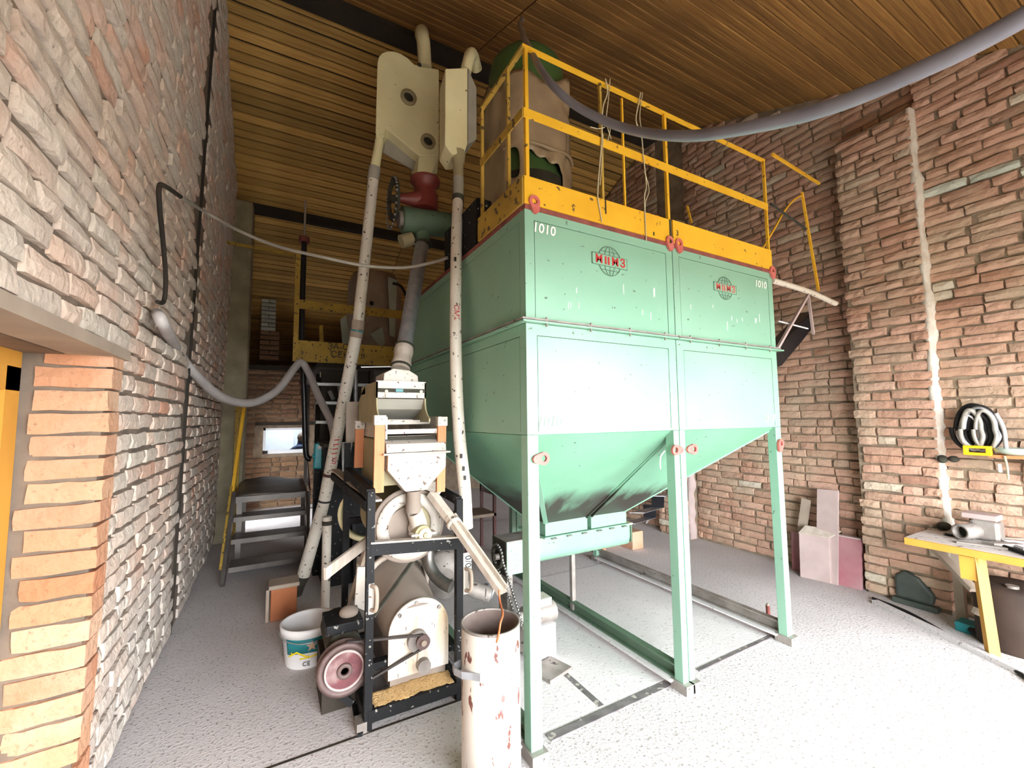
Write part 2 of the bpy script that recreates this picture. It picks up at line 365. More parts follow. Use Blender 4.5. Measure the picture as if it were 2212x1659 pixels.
def lay_wall(parent, spots, m, limit=300, pick=None):
    """spots: (matrix, 's'|'h', ...) -> the largest in view as objects, the rest joined as one part"""
    rated = []
    for mt, kind in spots:
        c = proj(mt.translation); a = 0
        if c and -60 < c[0] < 2272 and -60 < c[1] < 1720:
            hw = (BR_L if kind == 's' else BR_L*0.48)/2; ax = mt.col[0].xyz*hw
            p, q = proj(mt.translation-ax), proj(mt.translation+ax)
            if p and q: a = abs(q[0]-p[0])*BR_H*F_PX/c[2]+0.01
        rated.append((a, mt, kind))
    rated.sort(key=lambda t: -t[0]); big = [r for r in rated[:limit] if r[0] > 60]; rest = [r for r in rated if r not in big] if len(rated) < 900 else rated[len(big):]
    for a, mt, kind in big:
        me, _, _ = brick_kind(kind, BR_L if kind == 's' else BR_L*0.48, random.randrange(12), pick(mt) if pick else m)
        o = bpy.data.objects.new('brick', me); COL.objects.link(o); o.parent = parent; o.matrix_local = mt
    vs, fs = [], []
    for a, mt, kind in rest:
        _, bv, bf = brick_kind(kind, BR_L if kind == 's' else BR_L*0.48, random.randrange(12), m)
        o = len(vs); vs += [tuple(mt @ v) for v in bv]; fs += [tuple(i+o for i in f) for f in bf]
    if vs:
        me = bpy.data.meshes.new('far_brickwork'); me.from_pydata(vs, [], fs); me.materials.append(MATS[m])
        o = bpy.data.objects.new('far_brickwork', me); COL.objects.link(o); o.parent = parent; o['kind'] = 'stuff'
def courses(u0, u1, z0, z1, skip, place, course=COURSE, jit=1.0, headers=0.28, joint=0.0095):
    out = []; nrow = int((z1-z0)/course)
    for r in range(nrow):
        z = z0+(r+0.5)*course; u = u0-(0.13 if r % 2 else 0.0)-random.uniform(0, 0.04)
        while u < u1:
            kind = 'h' if random.random() < headers else 's'; L = BR_L if kind == 's' else BR_L*0.48
            c = u+L/2
            a, e = max(c-L/2, u0), min(c+L/2, u1); w = e-a
            if w > 0.045 and not skip((a+e)/2, z, w):
                mt = place((a+e)/2, z+random.uniform(-0.004, 0.004)*jit)
                out.append((mt @ Matrix.Rotation(random.uniform(-0.015, 0.015)*jit, 4, 'Y') @ Matrix.Rotation(random.uniform(-0.015, 0.015)*jit, 4, 'Z') @ Matrix.Diagonal((w/L, 1, (course-joint)/BR_H, 1)), kind))
            u += L+0.006+random.choice((0, 0, 0.002, 0.004, 0.012))*jit
    return out
def facing(nx, ny):   # brick local -Y looks along (nx,ny); local X runs along the wall
    a = math.atan2(ny, nx)+math.pi/2; return Matrix.Rotation(a, 4, 'Z')
# left wall: mortar core, bricks on the room side, leaning in a little
JY = 2.12           # end of the wall beside the doorway
DOOR_Z = 1.70
Y_END = 8.0
wl = MB()
def wall_poly(pts, th):   # polygon in (y,z) on the leaning left plane
    return [V((left_x(z)-0.022, y, z)) for y, z in pts]
wl.prism(wall_poly([(JY+0.014, 0), (6.7, 0), (7.1, 0), (7.1, 1.7), (7.7, 1.7), (7.7, 0), (11.4, 0), (11.4, ceil_z(11.4)+0.1), (4, 5.45), (GATE_Y, ceil_z(GATE_Y)+0.1), (GATE_Y, 0), (0.9, 0), (0.9, DOOR_Z+0.05), (JY+0.014, DOOR_Z+0.05)], 0), (-0.33, 0, 0))
wall_left = struct(wl.build('wall_left', 'mortar_left', off=V((0, 0, 0))))
def place_left(c, z): return Matrix.Translation((left_x(z)-0.031+random.uniform(-0.005, 0.006), c, z)) @ facing(1, 0)
def skip_left(c, z, L):
    if z > ceil_z(c)-0.03: return True
    if 3.79 < c+L/2 and c-L/2 < 3.835: return True
    if z < 2.0 and c+L/2 > 6.7 and c-L/2 < 8.0: return True
    return False
nd = int((DOOR_Z+0.03)/COURSE); zd = 0.02+nd*COURSE
spots = courses(JY+0.118, 6.25, 0.02, zd+0.01, skip_left, place_left, jit=1.4, headers=0.16, joint=0.0105)+courses(0.3, 6.25, zd, 5.4, skip_left, place_left, jit=1.4, headers=0.16, joint=0.0105)
lay_wall(wall_left, spots, 'brick_left', 300)
for r in range(nd):    # the end of the wall in the doorway: one stretcher per course, wrapping the corner
    z = 0.02+(r+0.5)*COURSE; w = 0.20+random.uniform(-0.012, 0.012)+(0.02 if r % 2 else 0)
    vs, fs = brick_mesh(w, 0.0765, 100+r, 0.006); me = bpy.data.meshes.new('brick')
    vs = [V((v.x, v.y if v.y < 0 else 0.09, v.z)) for v in vs]
    me.from_pydata([tuple(v) for v in vs], [], fs); me.materials.append(MATS['brick_jamb'])
    o = bpy.data.objects.new('brick', me); COL.objects.link(o); o.parent = wall_left
    o.matrix_local = Matrix.Translation((left_x(z)-w/2-0.002+random.uniform(-0.004, 0.004), JY+0.03+random.uniform(-0.006, 0.004), z)) @ Matrix.Rotation(random.uniform(-0.02, 0.02), 4, 'Y')
MB().bar((left_x(2)-0.06, 0.75, 1.715), (left_x(2)-0.06, 2.26, 1.715), 0.14, 0.04).build('lintel_board', 'wood_grey', wall_left); MB().bar((left_x(2)-0.25, 0.75, 1.72), (left_x(2)-0.25, 2.2, 1.72), 0.22, 0.05).build('lintel_timber', 'lintel_wood', wall_left)
MB().bar((left_x(0)-0.021, 3.812, 0), (left_x(5)-0.021, 3.812, 5.0), 0.03, 0.02).build('groove_shade', 'beam_dark', wall_left)  # dark strip standing in for the shade in the open groove
# yellow door frame in the doorway on the left
d1 = struct(MB().box(-0.86, -0.77, 2.03, 2.12, 0, 1.64).box(-0.86, -0.77, 0.9, 0.98, 0, 1.64).box(-0.86, -0.77, 0.9, 2.12, 1.56, 1.705).build('door_1', 'wood_table', off=V((-0.82, 1.5, 0))))
MB().box(-0.845, -0.815, 0.98, 2.03, 0.01, 1.56).build('added_door_leaf', 'wood_table', d1); MB().box(-0.812, -0.808, 1.2, 1.9, 1.0, 1.45).build('pane', 'glass', d1)  # door leaf added to keep daylight out of this doorway
# rough plastered pier far down the left wall
pier = struct(MB().box(-0.60, -0.30, 6.2, 6.62, 0, ceil_z(6.62)+0.02).build('trim_1', 'plaster_rough', off=V((-0.4, 6.4, 0)), bevel=0.04))
# right wall
wr = MB().prism([(RX+0.022, y, z) for y, z in [(1.25, 0), (11.4, 0), (11.4, ceil_z(11.4)+0.1), (4, 5.45), (1.25, ceil_z(1.25)+0.1)]], (0.3, 0, 0))
wr.prism([(RX_NEAR+0.022, y, z) for y, z in [(GATE_Y, 0), (1.25, 0), (1.25, ceil_z(1.25)+0.1), (GATE_Y, ceil_z(GATE_Y)+0.1)]], (0.39, 0, 0))
wall_right = struct(wr.build('wall_right', 'mortar', off=V((0, 0, 0))))
def prr(xp): return lambda c, z: Matrix.Translation((xp+0.031+random.uniform(-0.010, 0.007), c, z)) @ facing(-1, 0)
def top_ok(c, z, L): return z > ceil_z(c)-0.03
PIL1, PIL2 = (1.27, 1.79), (3.50, 3.95)
PIL1_TOP = 3.86
CR = dict(course=0.0735, jit=1.5, joint=0.0065)
def pick_right(mt):      # a few whitewashed rows high on the near part
    t = mt.translation; return 'brick_pale' if (t.y < 1.25 and abs(t.z-WHITE_Z) < 0.085 and random.random() < 0.65) else 'brick_right'
WHITE_Z = PX(2080, 405, RX_NEAR).z
spots = courses(-0.4, 1.275, 0.02, 5.4, top_ok, prr(RX_NEAR), **CR) + courses(1.785, 3.505, 0.02, 5.4, top_ok, prr(RX), **CR) + courses(3.945, 6.4, 0.02, 5.4, top_ok, prr(RX), **CR)
spots += courses(PIL1[0], PIL1[1], 0.02, PIL1_TOP, lambda c, z, L: False, prr(RX_PIL), **CR) + courses(PIL2[0], PIL2[1], 0.02, 3.9, lambda c, z, L: False, prr(RX_PIL), **CR)
spots += courses(PIL1[0], PIL1[1], PIL1_TOP+0.05, 5.4, top_ok, prr(RX), **CR)
lay_wall(wall_right, spots, 'brick_right', 300, pick_right)
pm = MB().box(RX_PIL+0.022, RX+0.1, PIL1[0]+0.01, PIL1[1]-0.01, 0, PIL1_TOP).box(RX_PIL+0.022, RX+0.1, PIL2[0]+0.01, PIL2[1]-0.01, 0, 3.9)
pm.build('pilaster_core', 'mortar', wall_right)
def lime_strip(yc, z0, z1, w, m):
    b = MB(); n = 60; vs = []
    for k in range(n+1):
        z = z0+(z1-z0)*k/n; o = 0.02*mnoise.noise(V((z*2.3, yc, 0))); h = w*(0.5+0.45*mnoise.noise(V((z*9, 3, yc))))
        x = RX_PIL+0.008+0.006*mnoise.noise(V((z*6, 7, 0)))
        vs += [(x+0.075, yc+o-h, z), (x, yc+o-h*0.6, z), (x, yc+o+h*0.6, z), (x+0.02, yc+o+h, z)]
    b.add(vs, [(4*k+i, 4*k+i+1, 4*k+i+5, 4*k+i+4) for k in range(n) for i in range(3)], True); b.build('mortar_corner', m, wall_right)
lime_strip(1.275, 0.35, PIL1_TOP, 0.05, 'lime'); lime_strip(3.50, 0.02, 1.6, 0.06, 'panel_dusty')
# back wall under the loft, with the window
BY = 8.3
WIN = (PY(569, 925, BY), PY(663, 977, BY)); wx0, wx1, wz1, wz0 = WIN[0].x, WIN[1].x, WIN[0].z, WIN[1].z
bw = MB().box(-0.65, wx0, BY+0.022, BY+0.3, 0, 2.36).box(wx1, RX+0.3, BY+0.022, BY+0.3, 0, 2.36).box(wx0, wx1, BY+0.022, BY+0.3, 0, wz0).box(wx0, wx1, BY+0.022, BY+0.3, wz1, 2.36)
wall_back = struct(bw.build('wall_back', 'mortar', off=V((0, 0, 0))))
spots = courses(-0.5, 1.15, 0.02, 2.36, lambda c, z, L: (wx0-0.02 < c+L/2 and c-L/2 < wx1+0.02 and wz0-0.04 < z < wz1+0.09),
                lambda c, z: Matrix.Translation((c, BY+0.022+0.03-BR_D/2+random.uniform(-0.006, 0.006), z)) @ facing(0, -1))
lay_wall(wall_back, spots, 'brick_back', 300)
MB().box(wx0-0.12, wx1+0.5, BY-0.02, BY+0.05, wz1+0.045, wz1+0.10).build('lintel_board', 'beam_dark', wall_back)
win = thing('window_1', 'white framed window', 'window', ((wx0+wx1)/2, BY, wz0)); win['kind'] = 'structure'; del win['category']; del win['label']
fr = MB(); t = 0.035
for a in ((wx0, wx0+t, wz0, wz1), (wx1-t, wx1, wz0, wz1), (wx0, wx1, wz0, wz0+t*1.6), (wx0, wx1, wz1-t, wz1)): fr.box(a[0], a[1], BY-0.005, BY+0.06, a[2], a[3])
fr.build('window_frame', 'white_frame', win); MB().box(wx0+t, wx1-t, BY+0.02, BY+0.026, wz0+t, wz1-t).build('pane', 'glass', win)
MB().box(wx0+0.01, wx0+0.07, BY-0.02, BY+0.01, wz0+0.005, wz0+0.05).build('latch', 'beam_dark', win)
# the small bright room behind the window
rr = MB().box(-0.6, 3, 10.9, 11.0, 0, 2.3).box(-0.7, -0.6, BY+0.3, 11, 0, 2.3).box(3, 3.1, BY+0.3, 11, 0, 2.3)
struct(rr.build('wall_rear_room', 'room_white', off=V((0, 0, 0))))
lm = thing('added_room_lamp', 'added unseen lamp that brightens the small room behind the back window', 'lamp', (0.4, 9.6, 2.2))  # lamp out of view, added to brighten the room seen through the window
MB().box(0.1, 0.7, 9.5, 9.7, 2.2, 2.25).build('lamp_housing', 'white_frame', lm); MB().box(0.12, 0.68, 9.52, 9.68, 2.18, 2.199).build('diffuser', 'added_lamp_glow', lm)
ll = bpy.data.lights.new('added_lamp_light', 'AREA'); ll.size = 0.5; ll.size_y = 0.15; ll.shape = 'RECTANGLE'; ll.energy = 15; ll.color = (0.9, 0.95, 1.0)
lo = bpy.data.objects.new('added_lamp_light', ll); COL.objects.link(lo); lo.location = (0.4, 9.6, 2.17); lo['kind'] = 'helper'
# loft floor over that room
struct(MB().box(-0.65, RX, 8.2, 11.2, 2.3, 2.37).build('loft_floor', 'beam_dark', off=V((0, 0, 0))))
# front wall with the wide gate behind the camera
fw_ = MB().box(-0.95, GATE_X0, GATE_Y-0.3, GATE_Y, 0, 3.2).box(GATE_X1, 4.8, GATE_Y-0.3, GATE_Y, 0, 3.2).box(-0.95, 4.8, GATE_Y-0.3, GATE_Y, GATE_Z, 3.2)
struct(fw_.build('wall_front', 'mortar', off=V((0, 0, 0))))
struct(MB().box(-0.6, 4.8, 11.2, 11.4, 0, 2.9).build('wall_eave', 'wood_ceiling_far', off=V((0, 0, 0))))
# ceiling: two board slopes meeting at a dark ridge beam
PW = 0.105
ceil = MB()
for s in (-1, 1):
    y1 = GATE_Y-0.4 if s < 0 else 11.4
    ceil.hexa([(-1, RIDGE_Y, RIDGE_Z+0.03), (4.8, RIDGE_Y, RIDGE_Z+0.03), (4.8, y1, ceil_z(y1)+0.03), (-1, y1, ceil_z(y1)+0.03),
               (-1, RIDGE_Y, RIDGE_Z+0.09), (4.8, RIDGE_Y, RIDGE_Z+0.09), (4.8, y1, ceil_z(y1)+0.09), (-1, y1, ceil_z(y1)+0.09)])
ceiling = struct(ceil.build('ceiling', 'beam_dark', off=V((0, 0, 0))))
SEAM_X = 1.72
pm_cache = {}
def plank_mesh(L, m):
    key = (round(L, 3), m)
    if key not in pm_cache:
        w = PW/2-(0.004 if m == 'wood_ceiling' else 0.008); b = MB(); c = 0.005
        prof = [(-w, 0.012), (-w, -0.006), (-w+c, -0.012), (w-c, -0.012), (w, -0.006), (w, 0.012)]
        vs = [(-L/2, y, z) for y, z in prof]+[(L/2, y, z) for y, z in prof]; n = 6
        me = bpy.data.meshes.new('plank'); me.from_pydata(vs, [], [tuple(range(n))[::-1], tuple(range(n, 2*n))]+[(i, (i+1) % n, n+(i+1) % n, n+i) for i in range(n)])
        me.materials.append(MATS[m]); pm_cache[key] = me
    return pm_cache[key]
ang = math.atan(SLOPE)
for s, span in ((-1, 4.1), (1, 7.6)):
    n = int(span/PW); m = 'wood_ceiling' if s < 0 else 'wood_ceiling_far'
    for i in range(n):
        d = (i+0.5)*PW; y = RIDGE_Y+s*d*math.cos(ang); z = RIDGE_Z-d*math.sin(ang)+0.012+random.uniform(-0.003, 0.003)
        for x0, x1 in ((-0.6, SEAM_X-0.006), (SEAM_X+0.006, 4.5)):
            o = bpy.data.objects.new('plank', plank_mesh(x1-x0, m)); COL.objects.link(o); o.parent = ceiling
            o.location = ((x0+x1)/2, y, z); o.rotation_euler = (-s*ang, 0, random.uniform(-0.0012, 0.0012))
MB().box(-0.6, 4.5, RIDGE_Y-0.10, RIDGE_Y+0.10, RIDGE_Z-0.10, RIDGE_Z+0.02).build('ridge_beam', 'beam_dark', ceiling)
MB().box(-0.6, 4.5, 6.40, 6.52, ceil_z(6.45)-0.09, ceil_z(6.45)+0.02).build('purlin', 'beam_dark', ceiling)
# ================================================================== green hoppers
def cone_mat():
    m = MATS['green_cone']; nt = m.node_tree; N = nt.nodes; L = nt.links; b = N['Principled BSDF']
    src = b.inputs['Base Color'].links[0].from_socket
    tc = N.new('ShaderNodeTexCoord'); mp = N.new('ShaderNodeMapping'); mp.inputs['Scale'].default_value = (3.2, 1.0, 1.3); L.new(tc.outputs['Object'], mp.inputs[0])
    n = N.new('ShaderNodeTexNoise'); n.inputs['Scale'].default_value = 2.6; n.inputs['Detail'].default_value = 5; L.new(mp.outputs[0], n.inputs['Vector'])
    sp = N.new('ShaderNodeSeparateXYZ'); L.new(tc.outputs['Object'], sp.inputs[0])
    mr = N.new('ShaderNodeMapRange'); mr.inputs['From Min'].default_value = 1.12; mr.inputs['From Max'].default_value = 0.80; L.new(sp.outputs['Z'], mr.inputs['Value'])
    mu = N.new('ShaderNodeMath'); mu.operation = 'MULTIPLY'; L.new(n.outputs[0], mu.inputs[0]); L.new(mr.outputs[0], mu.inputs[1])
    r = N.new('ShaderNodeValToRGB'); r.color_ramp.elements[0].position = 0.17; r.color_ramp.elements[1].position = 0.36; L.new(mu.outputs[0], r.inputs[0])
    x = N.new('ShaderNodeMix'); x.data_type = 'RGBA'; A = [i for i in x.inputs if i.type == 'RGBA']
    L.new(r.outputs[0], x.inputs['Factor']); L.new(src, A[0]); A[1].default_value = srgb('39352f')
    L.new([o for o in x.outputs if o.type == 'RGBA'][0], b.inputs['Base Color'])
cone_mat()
HX0, HXM, HX1, HY0, HY1 = 0.989, 1.972, 2.955, 1.644, 3.55
ZT, ZS, ZB = 2.44, 1.90, 1.375
PWD = 0.058
def eye(parent, c, tip, m='eye_red', r=0.029):
    """lifting eye: a drop-shaped plate with a hole; c = hole centre, tip = direction of the tail"""
    c = V(c); t = V((tip[0], 0, tip[1])).normalized(); n = 22; ring_o, ring_i = [], []
    for i in range(n):
        a = 2*math.pi*i/n; d = V((math.cos(a), 0, math.sin(a))); k = max(0.0, d.dot(t)); rr = r*(1+1.0*k**6)
        ring_o.append(c+d*rr); ring_i.append(c+d*r*0.5)
    b = MB(); y = V((0, -0.014, 0)); vs = ring_o+ring_i+[p+y for p in ring_o]+[p+y for p in ring_i]; fs = []
    for i in range(n):
        j = (i+1) % n
        fs += [(i, j, n+j, n+i), (2*n+i, 3*n+i, 3*n+j, 2*n+j), (i, 2*n+i, 2*n+j, j), (n+i, n+j, 3*n+j, 3*n+i)]
    b.add(vs, fs); return b.build('lifting_eye', m, parent)
def panel_front(root, x0, x1, z0, z1, y, inset, gap, name):
    """outer frame members and a plate set in them with an open joint all round"""
    MB().box(x0+0.004, x1-0.004, y+0.008, y+0.03, z0, z1).build(name+'_back', 'beam_dark' if False else 'green_dull', root)
    f = MB().box(x0, x0+inset, y, y+0.012, z0, z1).box(x1-inset, x1, y, y+0.012, z0, z1).box(x0+inset, x1-inset, y, y+0.012, z1-inset*0.9, z1).box(x0+inset, x1-inset, y, y+0.012, z0, z0+0.012)
    f.build(name+'_frame', 'green', root)
    MB().box(x0+inset+gap, x1-inset-gap, y+0.001, y+0.010, z0+0.012, z1-inset*0.9-gap).build(name+'_plate', 'green', root)
def panel_side(root, x, y0, y1, z0, z1, inset, gap, sgn, name):
    e = 0.012*sgn
    a = lambda xa, xb, *r: (min(xa, xb), max(xa, xb)) + r
    MB().box(*a(x+0.008*sgn, x+0.03*sgn, y0+0.012, y1-0.004, z0, z1)).build(name+'_back', 'green_dull', root)
    MB().box(*a(x, x+e, y0+0.012, y0+inset, z0, z1)).box(*a(x, x+e, y1-inset, y1, z0, z1)).box(*a(x, x+e, y0+inset, y1-inset, z1-inset*0.9, z1)).box(*a(x, x+e, y0+inset, y1-inset, z0, z0+0.012)).build(name+'_frame', 'green', root)
    MB().box(*a(x+0.001*sgn, x+0.010*sgn, y0+inset+gap, y1-inset-gap, z0+0.012, z1-inset*0.9-gap)).build(name+'_plate', 'green', root)
def logo(root, c, s, faded):
    c = V(c); b = MB(); y = V((0, -0.0025, 0)); R_ = 0.078*s
    b.ring(c, c+y, R_-0.0026, R_, 40)
    for k in (0.45,):   # meridians and parallels of the little globe
        for sg in (-1, 1):
            pts = [c+y*0.6+V((sg*k*R_*math.sin(t), 0, R_*math.cos(t))) for t in [math.pi*i/14 for i in range(15)]]
            b.tube(pts, 0.0016, 4, False, caps=False)
    b.tube([c+y*0.6+V((0, 0, -R_)), c+y*0.6+V((0, 0, R_))], 0.0016, 4, False, caps=False)
    for zz in (0.62, -0.62):
        w = R_*math.sqrt(1-zz*zz); b.tube([c+y*0.6+V((-w, 0, R_*zz)), c+y*0.6+V((w, 0, R_*zz))], 0.0016, 4, False, caps=False)
    e = b.build('globe_emblem', 'ink_grey', root)
    w, h = 0.118*s, 0.030*s
    MB().box(c.x-w, c.x+w, c.y-0.0034, c.y+0.001, c.z-h, c.z+h).build('banner', 'green', e)
    fr = MB()
    for q in ((-w, w, -h, -h+0.003), (-w, w, h-0.003, h), (-w, -w+0.003, -h, h), (w-0.003, w, -h, h)): fr.box(c.x+q[0], c.x+q[1], c.y-0.0042, c.y-0.003, c.z+q[2], c.z+q[3])
    fr.build('banner_border', 'ink_grey', e)
    text('M', 'lettering', 'ink_red' if not faded else 'ink_red_faded', e, c+V((-0.074*s, -0.0036, 0)), (1, 0, 0), (0, 0, 1), 0.062*s, 0.022)
    text('M', 'lettering', 'ink_red' if not faded else 'ink_red_faded', e, c+V((0.034*s, -0.0036, 0)), (1, 0, 0), (0, 0, 1), 0.062*s, 0.022)
    text('З', 'lettering', 'ink_red' if not faded else 'ink_red_faded', e, c+V((0.086*s, -0.0036, 0)), (1, 0, 0), (0, 0, 1), 0.062*s, 0.022)
    lb = MB()
    for dx in (-0.030, -0.010): lb.box(c.x+(dx-0.0055)*s, c.x+(dx+0.0055)*s, c.y-0.005, c.y-0.0036, c.z-0.021*s, c.z+0.021*s)
    lb.build('lettering', 'ink_red' if not faded else 'ink_red_faded', e)
def hopper(x0, x1, ox0, ox1, first, label):
    root = thing('grain_hopper', label, 'hopper', ((x0+x1)/2, (HY0+HY1)/2, 0), 'joined green grain hoppers')
    IW = 0.043; wl_, wr_ = (PWD, IW) if first else (IW, PWD); xs = ((x0, wl_), (x1-wr_, wr_))
    for yy in (HY0, HY1-PWD):
        for xx, pw in xs:
            lg = MB().box(xx, xx+pw, yy, yy+PWD, 0.045, ZB-0.001).build('leg', 'green', root, bevel=0.003)
            MB().box(xx-0.012, xx+pw+0.012, yy-0.03, yy+PWD+0.02, 0, 0.048).build('foot', 'steel_dusty', lg, bevel=0.003)
    for xx, bm in ([(x0, 'green_dull'), (x1-PWD+0.01, 'green_dull')] if first else [(x1-PWD, 'steel_dusty')]):
        MB().box(xx+0.006, xx+0.05, HY0+PWD, HY1-PWD, 0.048, 0.056).box(xx+0.034, xx+0.042, HY0+PWD, HY1-PWD, 0.056, 0.112).box(xx+0.006, xx+0.05, HY0+PWD, HY1-PWD, 0.112, 0.12).build('base_beam', bm, root)
        MB().box(xx-0.03, xx+0.05, HY0+PWD, HY1-PWD, 0.036, 0.046).build('dusty_flange', 'concrete_pit', root)
    # lower bin
    panel_front(root, x0, x1, ZB, ZS-0.02, HY0, PWD, 0.0035, 'lower_front')
    panel_side(root, x0, HY0, HY1, ZB, ZS-0.02, PWD, 0.0035, 1, 'lower_side')
    panel_side(root, x1, HY0, HY1, ZB, ZS-0.02, PWD, 0.0035, -1, 'lower_side')
    MB().box(x0, x1, HY1-0.02, HY1, ZB, ZT).build('rear_wall', 'green', root)
    # sloping bottom down to the outlet
    oy0, oy1, oz = 2.44, 2.74, 0.755
    a = [(x0+0.02, HY0+0.02, ZB), (x1-0.004, HY0+0.02, ZB), (x1-0.004, HY1-0.02, ZB), (x0+0.02, HY1-0.02, ZB)]
    if not first: a = [(x0+0.004, HY0+0.02, ZB), (x1-0.02, HY0+0.02, ZB), (x1-0.02, HY1-0.02, ZB), (x0+0.004, HY1-0.02, ZB)]
    o = [(ox0, oy0, oz), (ox1, oy0, oz), (ox1, oy1, oz), (ox0, oy1, oz)]
    c = MB(); c.add(a+o, [(0, 1, 5, 4), (1, 2, 6, 5), (2, 3, 7, 6), (3, 0, 4, 7)])
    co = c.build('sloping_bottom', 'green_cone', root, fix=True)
    sd = co.modifiers.new('sheet', 'SOLIDIFY'); sd.thickness = 0.006
    e = MB()
    for i in range(4):
        if first and i in (1, 2): continue
        if not first and i in (0, 3): continue
        e.bar(V(a[i])+V((0, 0, -0.004)), V(o[i])+V((0, 0, -0.004)), 0.03, 0.008)
    e.build('corner_seam', 'green', root)
    k = 0 if not first else 1
    MB().bar(V(a[k])+V((0, -0.002, -0.004)), V(o[k])+V((0, -0.004, -0.004)), 0.012, 0.012).build('weld_seam', 'green_cone', root)
    MB().box(ox0-0.008, ox1+0.008, oy0-0.008, oy1+0.008, oz-0.085, oz+0.004).build('outlet_collar', 'green', root, bevel=0.003)
    MB().box(ox0-0.025, ox1+0.025, oy0-0.025, oy1+0.025, oz-0.10, oz-0.088).build('outlet_flange', 'green', root)
    for q in range(3):
        xx = ox0+0.04+q*(ox1-ox0-0.08)/2
        MB().box(xx-0.02, xx+0.02, oy0-0.045, oy0-0.02, oz-0.102, oz-0.094).build('clamp', 'steel', root)
    # flange between the bins, with bolts
    fg = MB().box(x0-0.03 if first else x0, x1+(0 if first else 0.045), HY0-0.028, HY1+0.02, ZS-0.018, ZS-0.010).build('joint_flange', 'green', root)
    MB().box(x0-0.03 if first else x0, x1+(0 if first else 0.02), HY0-0.022, HY1+0.02, ZS-0.006, ZS+0.002).build('joint_flange', 'steel_dusty', root)
    for q in range(4):
        xx = x0+0.10+q*(x1-x0-0.2)/3
        MB().cyl((xx, HY0-0.018, ZS-0.032), (xx, HY0-0.018, ZS+0.012), 0.005, n=8).build('bolt', 'steel_dusty', fg)
    # upper bin
    panel_front(root, x0, x1, ZS, ZT-0.022, HY0, 0.05, 0.0035, 'upper_front')
    panel_side(root, x0, HY0, HY1, ZS, ZT-0.022, 0.05, 0.0035, 1, 'upper_side')
    panel_side(root, x1, HY0, HY1, ZS, ZT-0.022, 0.05, 0.0035, -1, 'upper_side')
    MB().box(x0, x1, HY0-0.004, HY0+0.03, ZT-0.022, ZT).box(x0-0.004, x0+0.03, HY0+0.03, HY1, ZT-0.022, ZT).box(x1-0.03, x1, HY0+0.03, HY1, ZT-0.022, ZT).build('top_rim', 'rust_red', root)
    MB().box(x0+0.03, x1-0.03, HY0+0.03, HY1-0.02, ZT-0.02, ZT-0.006).build('deck_plate', 'steel_dusty', root)
    return root
h1 = hopper(HX0, HXM-0.003, 1.60, 1.935, True, 'left one of two joined green steel hoppers, nearest the white cylinder bin')
h2 = hopper(HXM+0.003, HX1, 1.985, 2.30, False, 'right one of two joined green steel hoppers, nearest the workbench wall')
for h, pts in ((h1, [((1152, 437), (0.2, -1)), ((1444, 522), (0.2, -1)), ((1172, 990), (-1, -0.05)), ((1457, 972), (1, 0))]),
               (h2, [((1464, 527), (0.2, -1)), ((1666, 585), (0.2, -1)), ((1496, 970), (-1, 0)), ((1684, 958), (-0.3, -1))])):
    for (q, tp) in pts: eye(h, PY(q[0], q[1], HY0-0.004), tp)
def number(h, px, py, size, sl=0.0): text('1010', 'painted_number', 'ink_white', h, PY(px, py, HY0-0.001), (1, 0, 0), (0, 0, 1), size, 0.012, sl)
number(h1, 1175, 496, 0.066, 0.1); number(h1, 1187, 911, 0.070, 0.3); number(h2, 1643, 615, 0.066, 0.1); number(h2, 1660, 904, 0.066, 0.3)
logo(h1, PY(1317, 565, HY0-0.001), 1.0, False); logo(h2, PY(1566, 623, HY0-0.001), 0.93, True)
rd_ = random.Random(4)
for h, xa, xb in ((h1, HX0+0.12, HXM-0.1), (h2, HXM+0.1, HX1-0.1)):      # thin white paint runs
    for k in range(9):
        x, z, l_ = rd_.uniform(xa, xb), rd_.uniform(ZS+0.06, ZS+0.24), rd_.uniform(0.015, 0.06)
        MB().box(x, x+0.003, HY0-0.0012, HY0+0.002, z, z+l_).build('paint_run', 'ink_white', h)
# bent wire hanging on the middle legs
tag(MB().tube([PY(1436, 974, HY0-0.03), PY(1428, 985, HY0-0.03), PY(1426, 1000, HY0-0.03), PY(1427, 1013, HY0-0.03)], 0.003, 6).build('wire_hook', 'ink_white', off=PY(1427, 1013, HY0-0.03)), 'thin bent white wire hanging from the middle lifting eye', 'wire')
# ------------------------------------------------------------------ yellow railing on top
rl = thing('deck_railing', 'bright yellow safety railing with toe board on top of the green hoppers', 'railing', (HX0, HY0, ZT))
Z1, Z2, Z3 = 2.575, 2.89, 3.235
MB().box(HX0-0.004, HXM-0.006, HY0-0.008, HY0, ZT+0.002, Z1).build('toe_board', 'yellow', rl)
MB().box(HXM+0.006, HX1, HY0-0.008, HY0, ZT+0.002, Z1+0.005).build('toe_board', 'yellow', rl)
MB().box(HX0-0.012, HX0-0.004, HY0, 2.14, ZT+0.002, Z1).build('toe_board', 'yellow_old', rl)
MB().box(HX1-0.008, HX1, HY0, HY1, ZT+0.002, Z1).build('toe_board', 'yellow', rl)
MB().box(HX0, HX1, HY0-0.004, HY0+0.002, Z2-0.023, Z2+0.023).build('middle_rail', 'yellow', rl)
MB().box(HX0-0.006, HX0, HY0, 2.12, Z2-0.023, Z2+0.023).build('middle_rail', 'yellow_old', rl)
MB().box(HX0, HX1, HY0-0.002, HY0+0.020, Z3-0.010, Z3+0.002).build('top_rail', 'yellow', rl)
MB().box(HX0-0.002, HX0+0.022, HY0, 2.12, Z3-0.013, Z3+0.003).build('top_rail', 'yellow_old', rl)
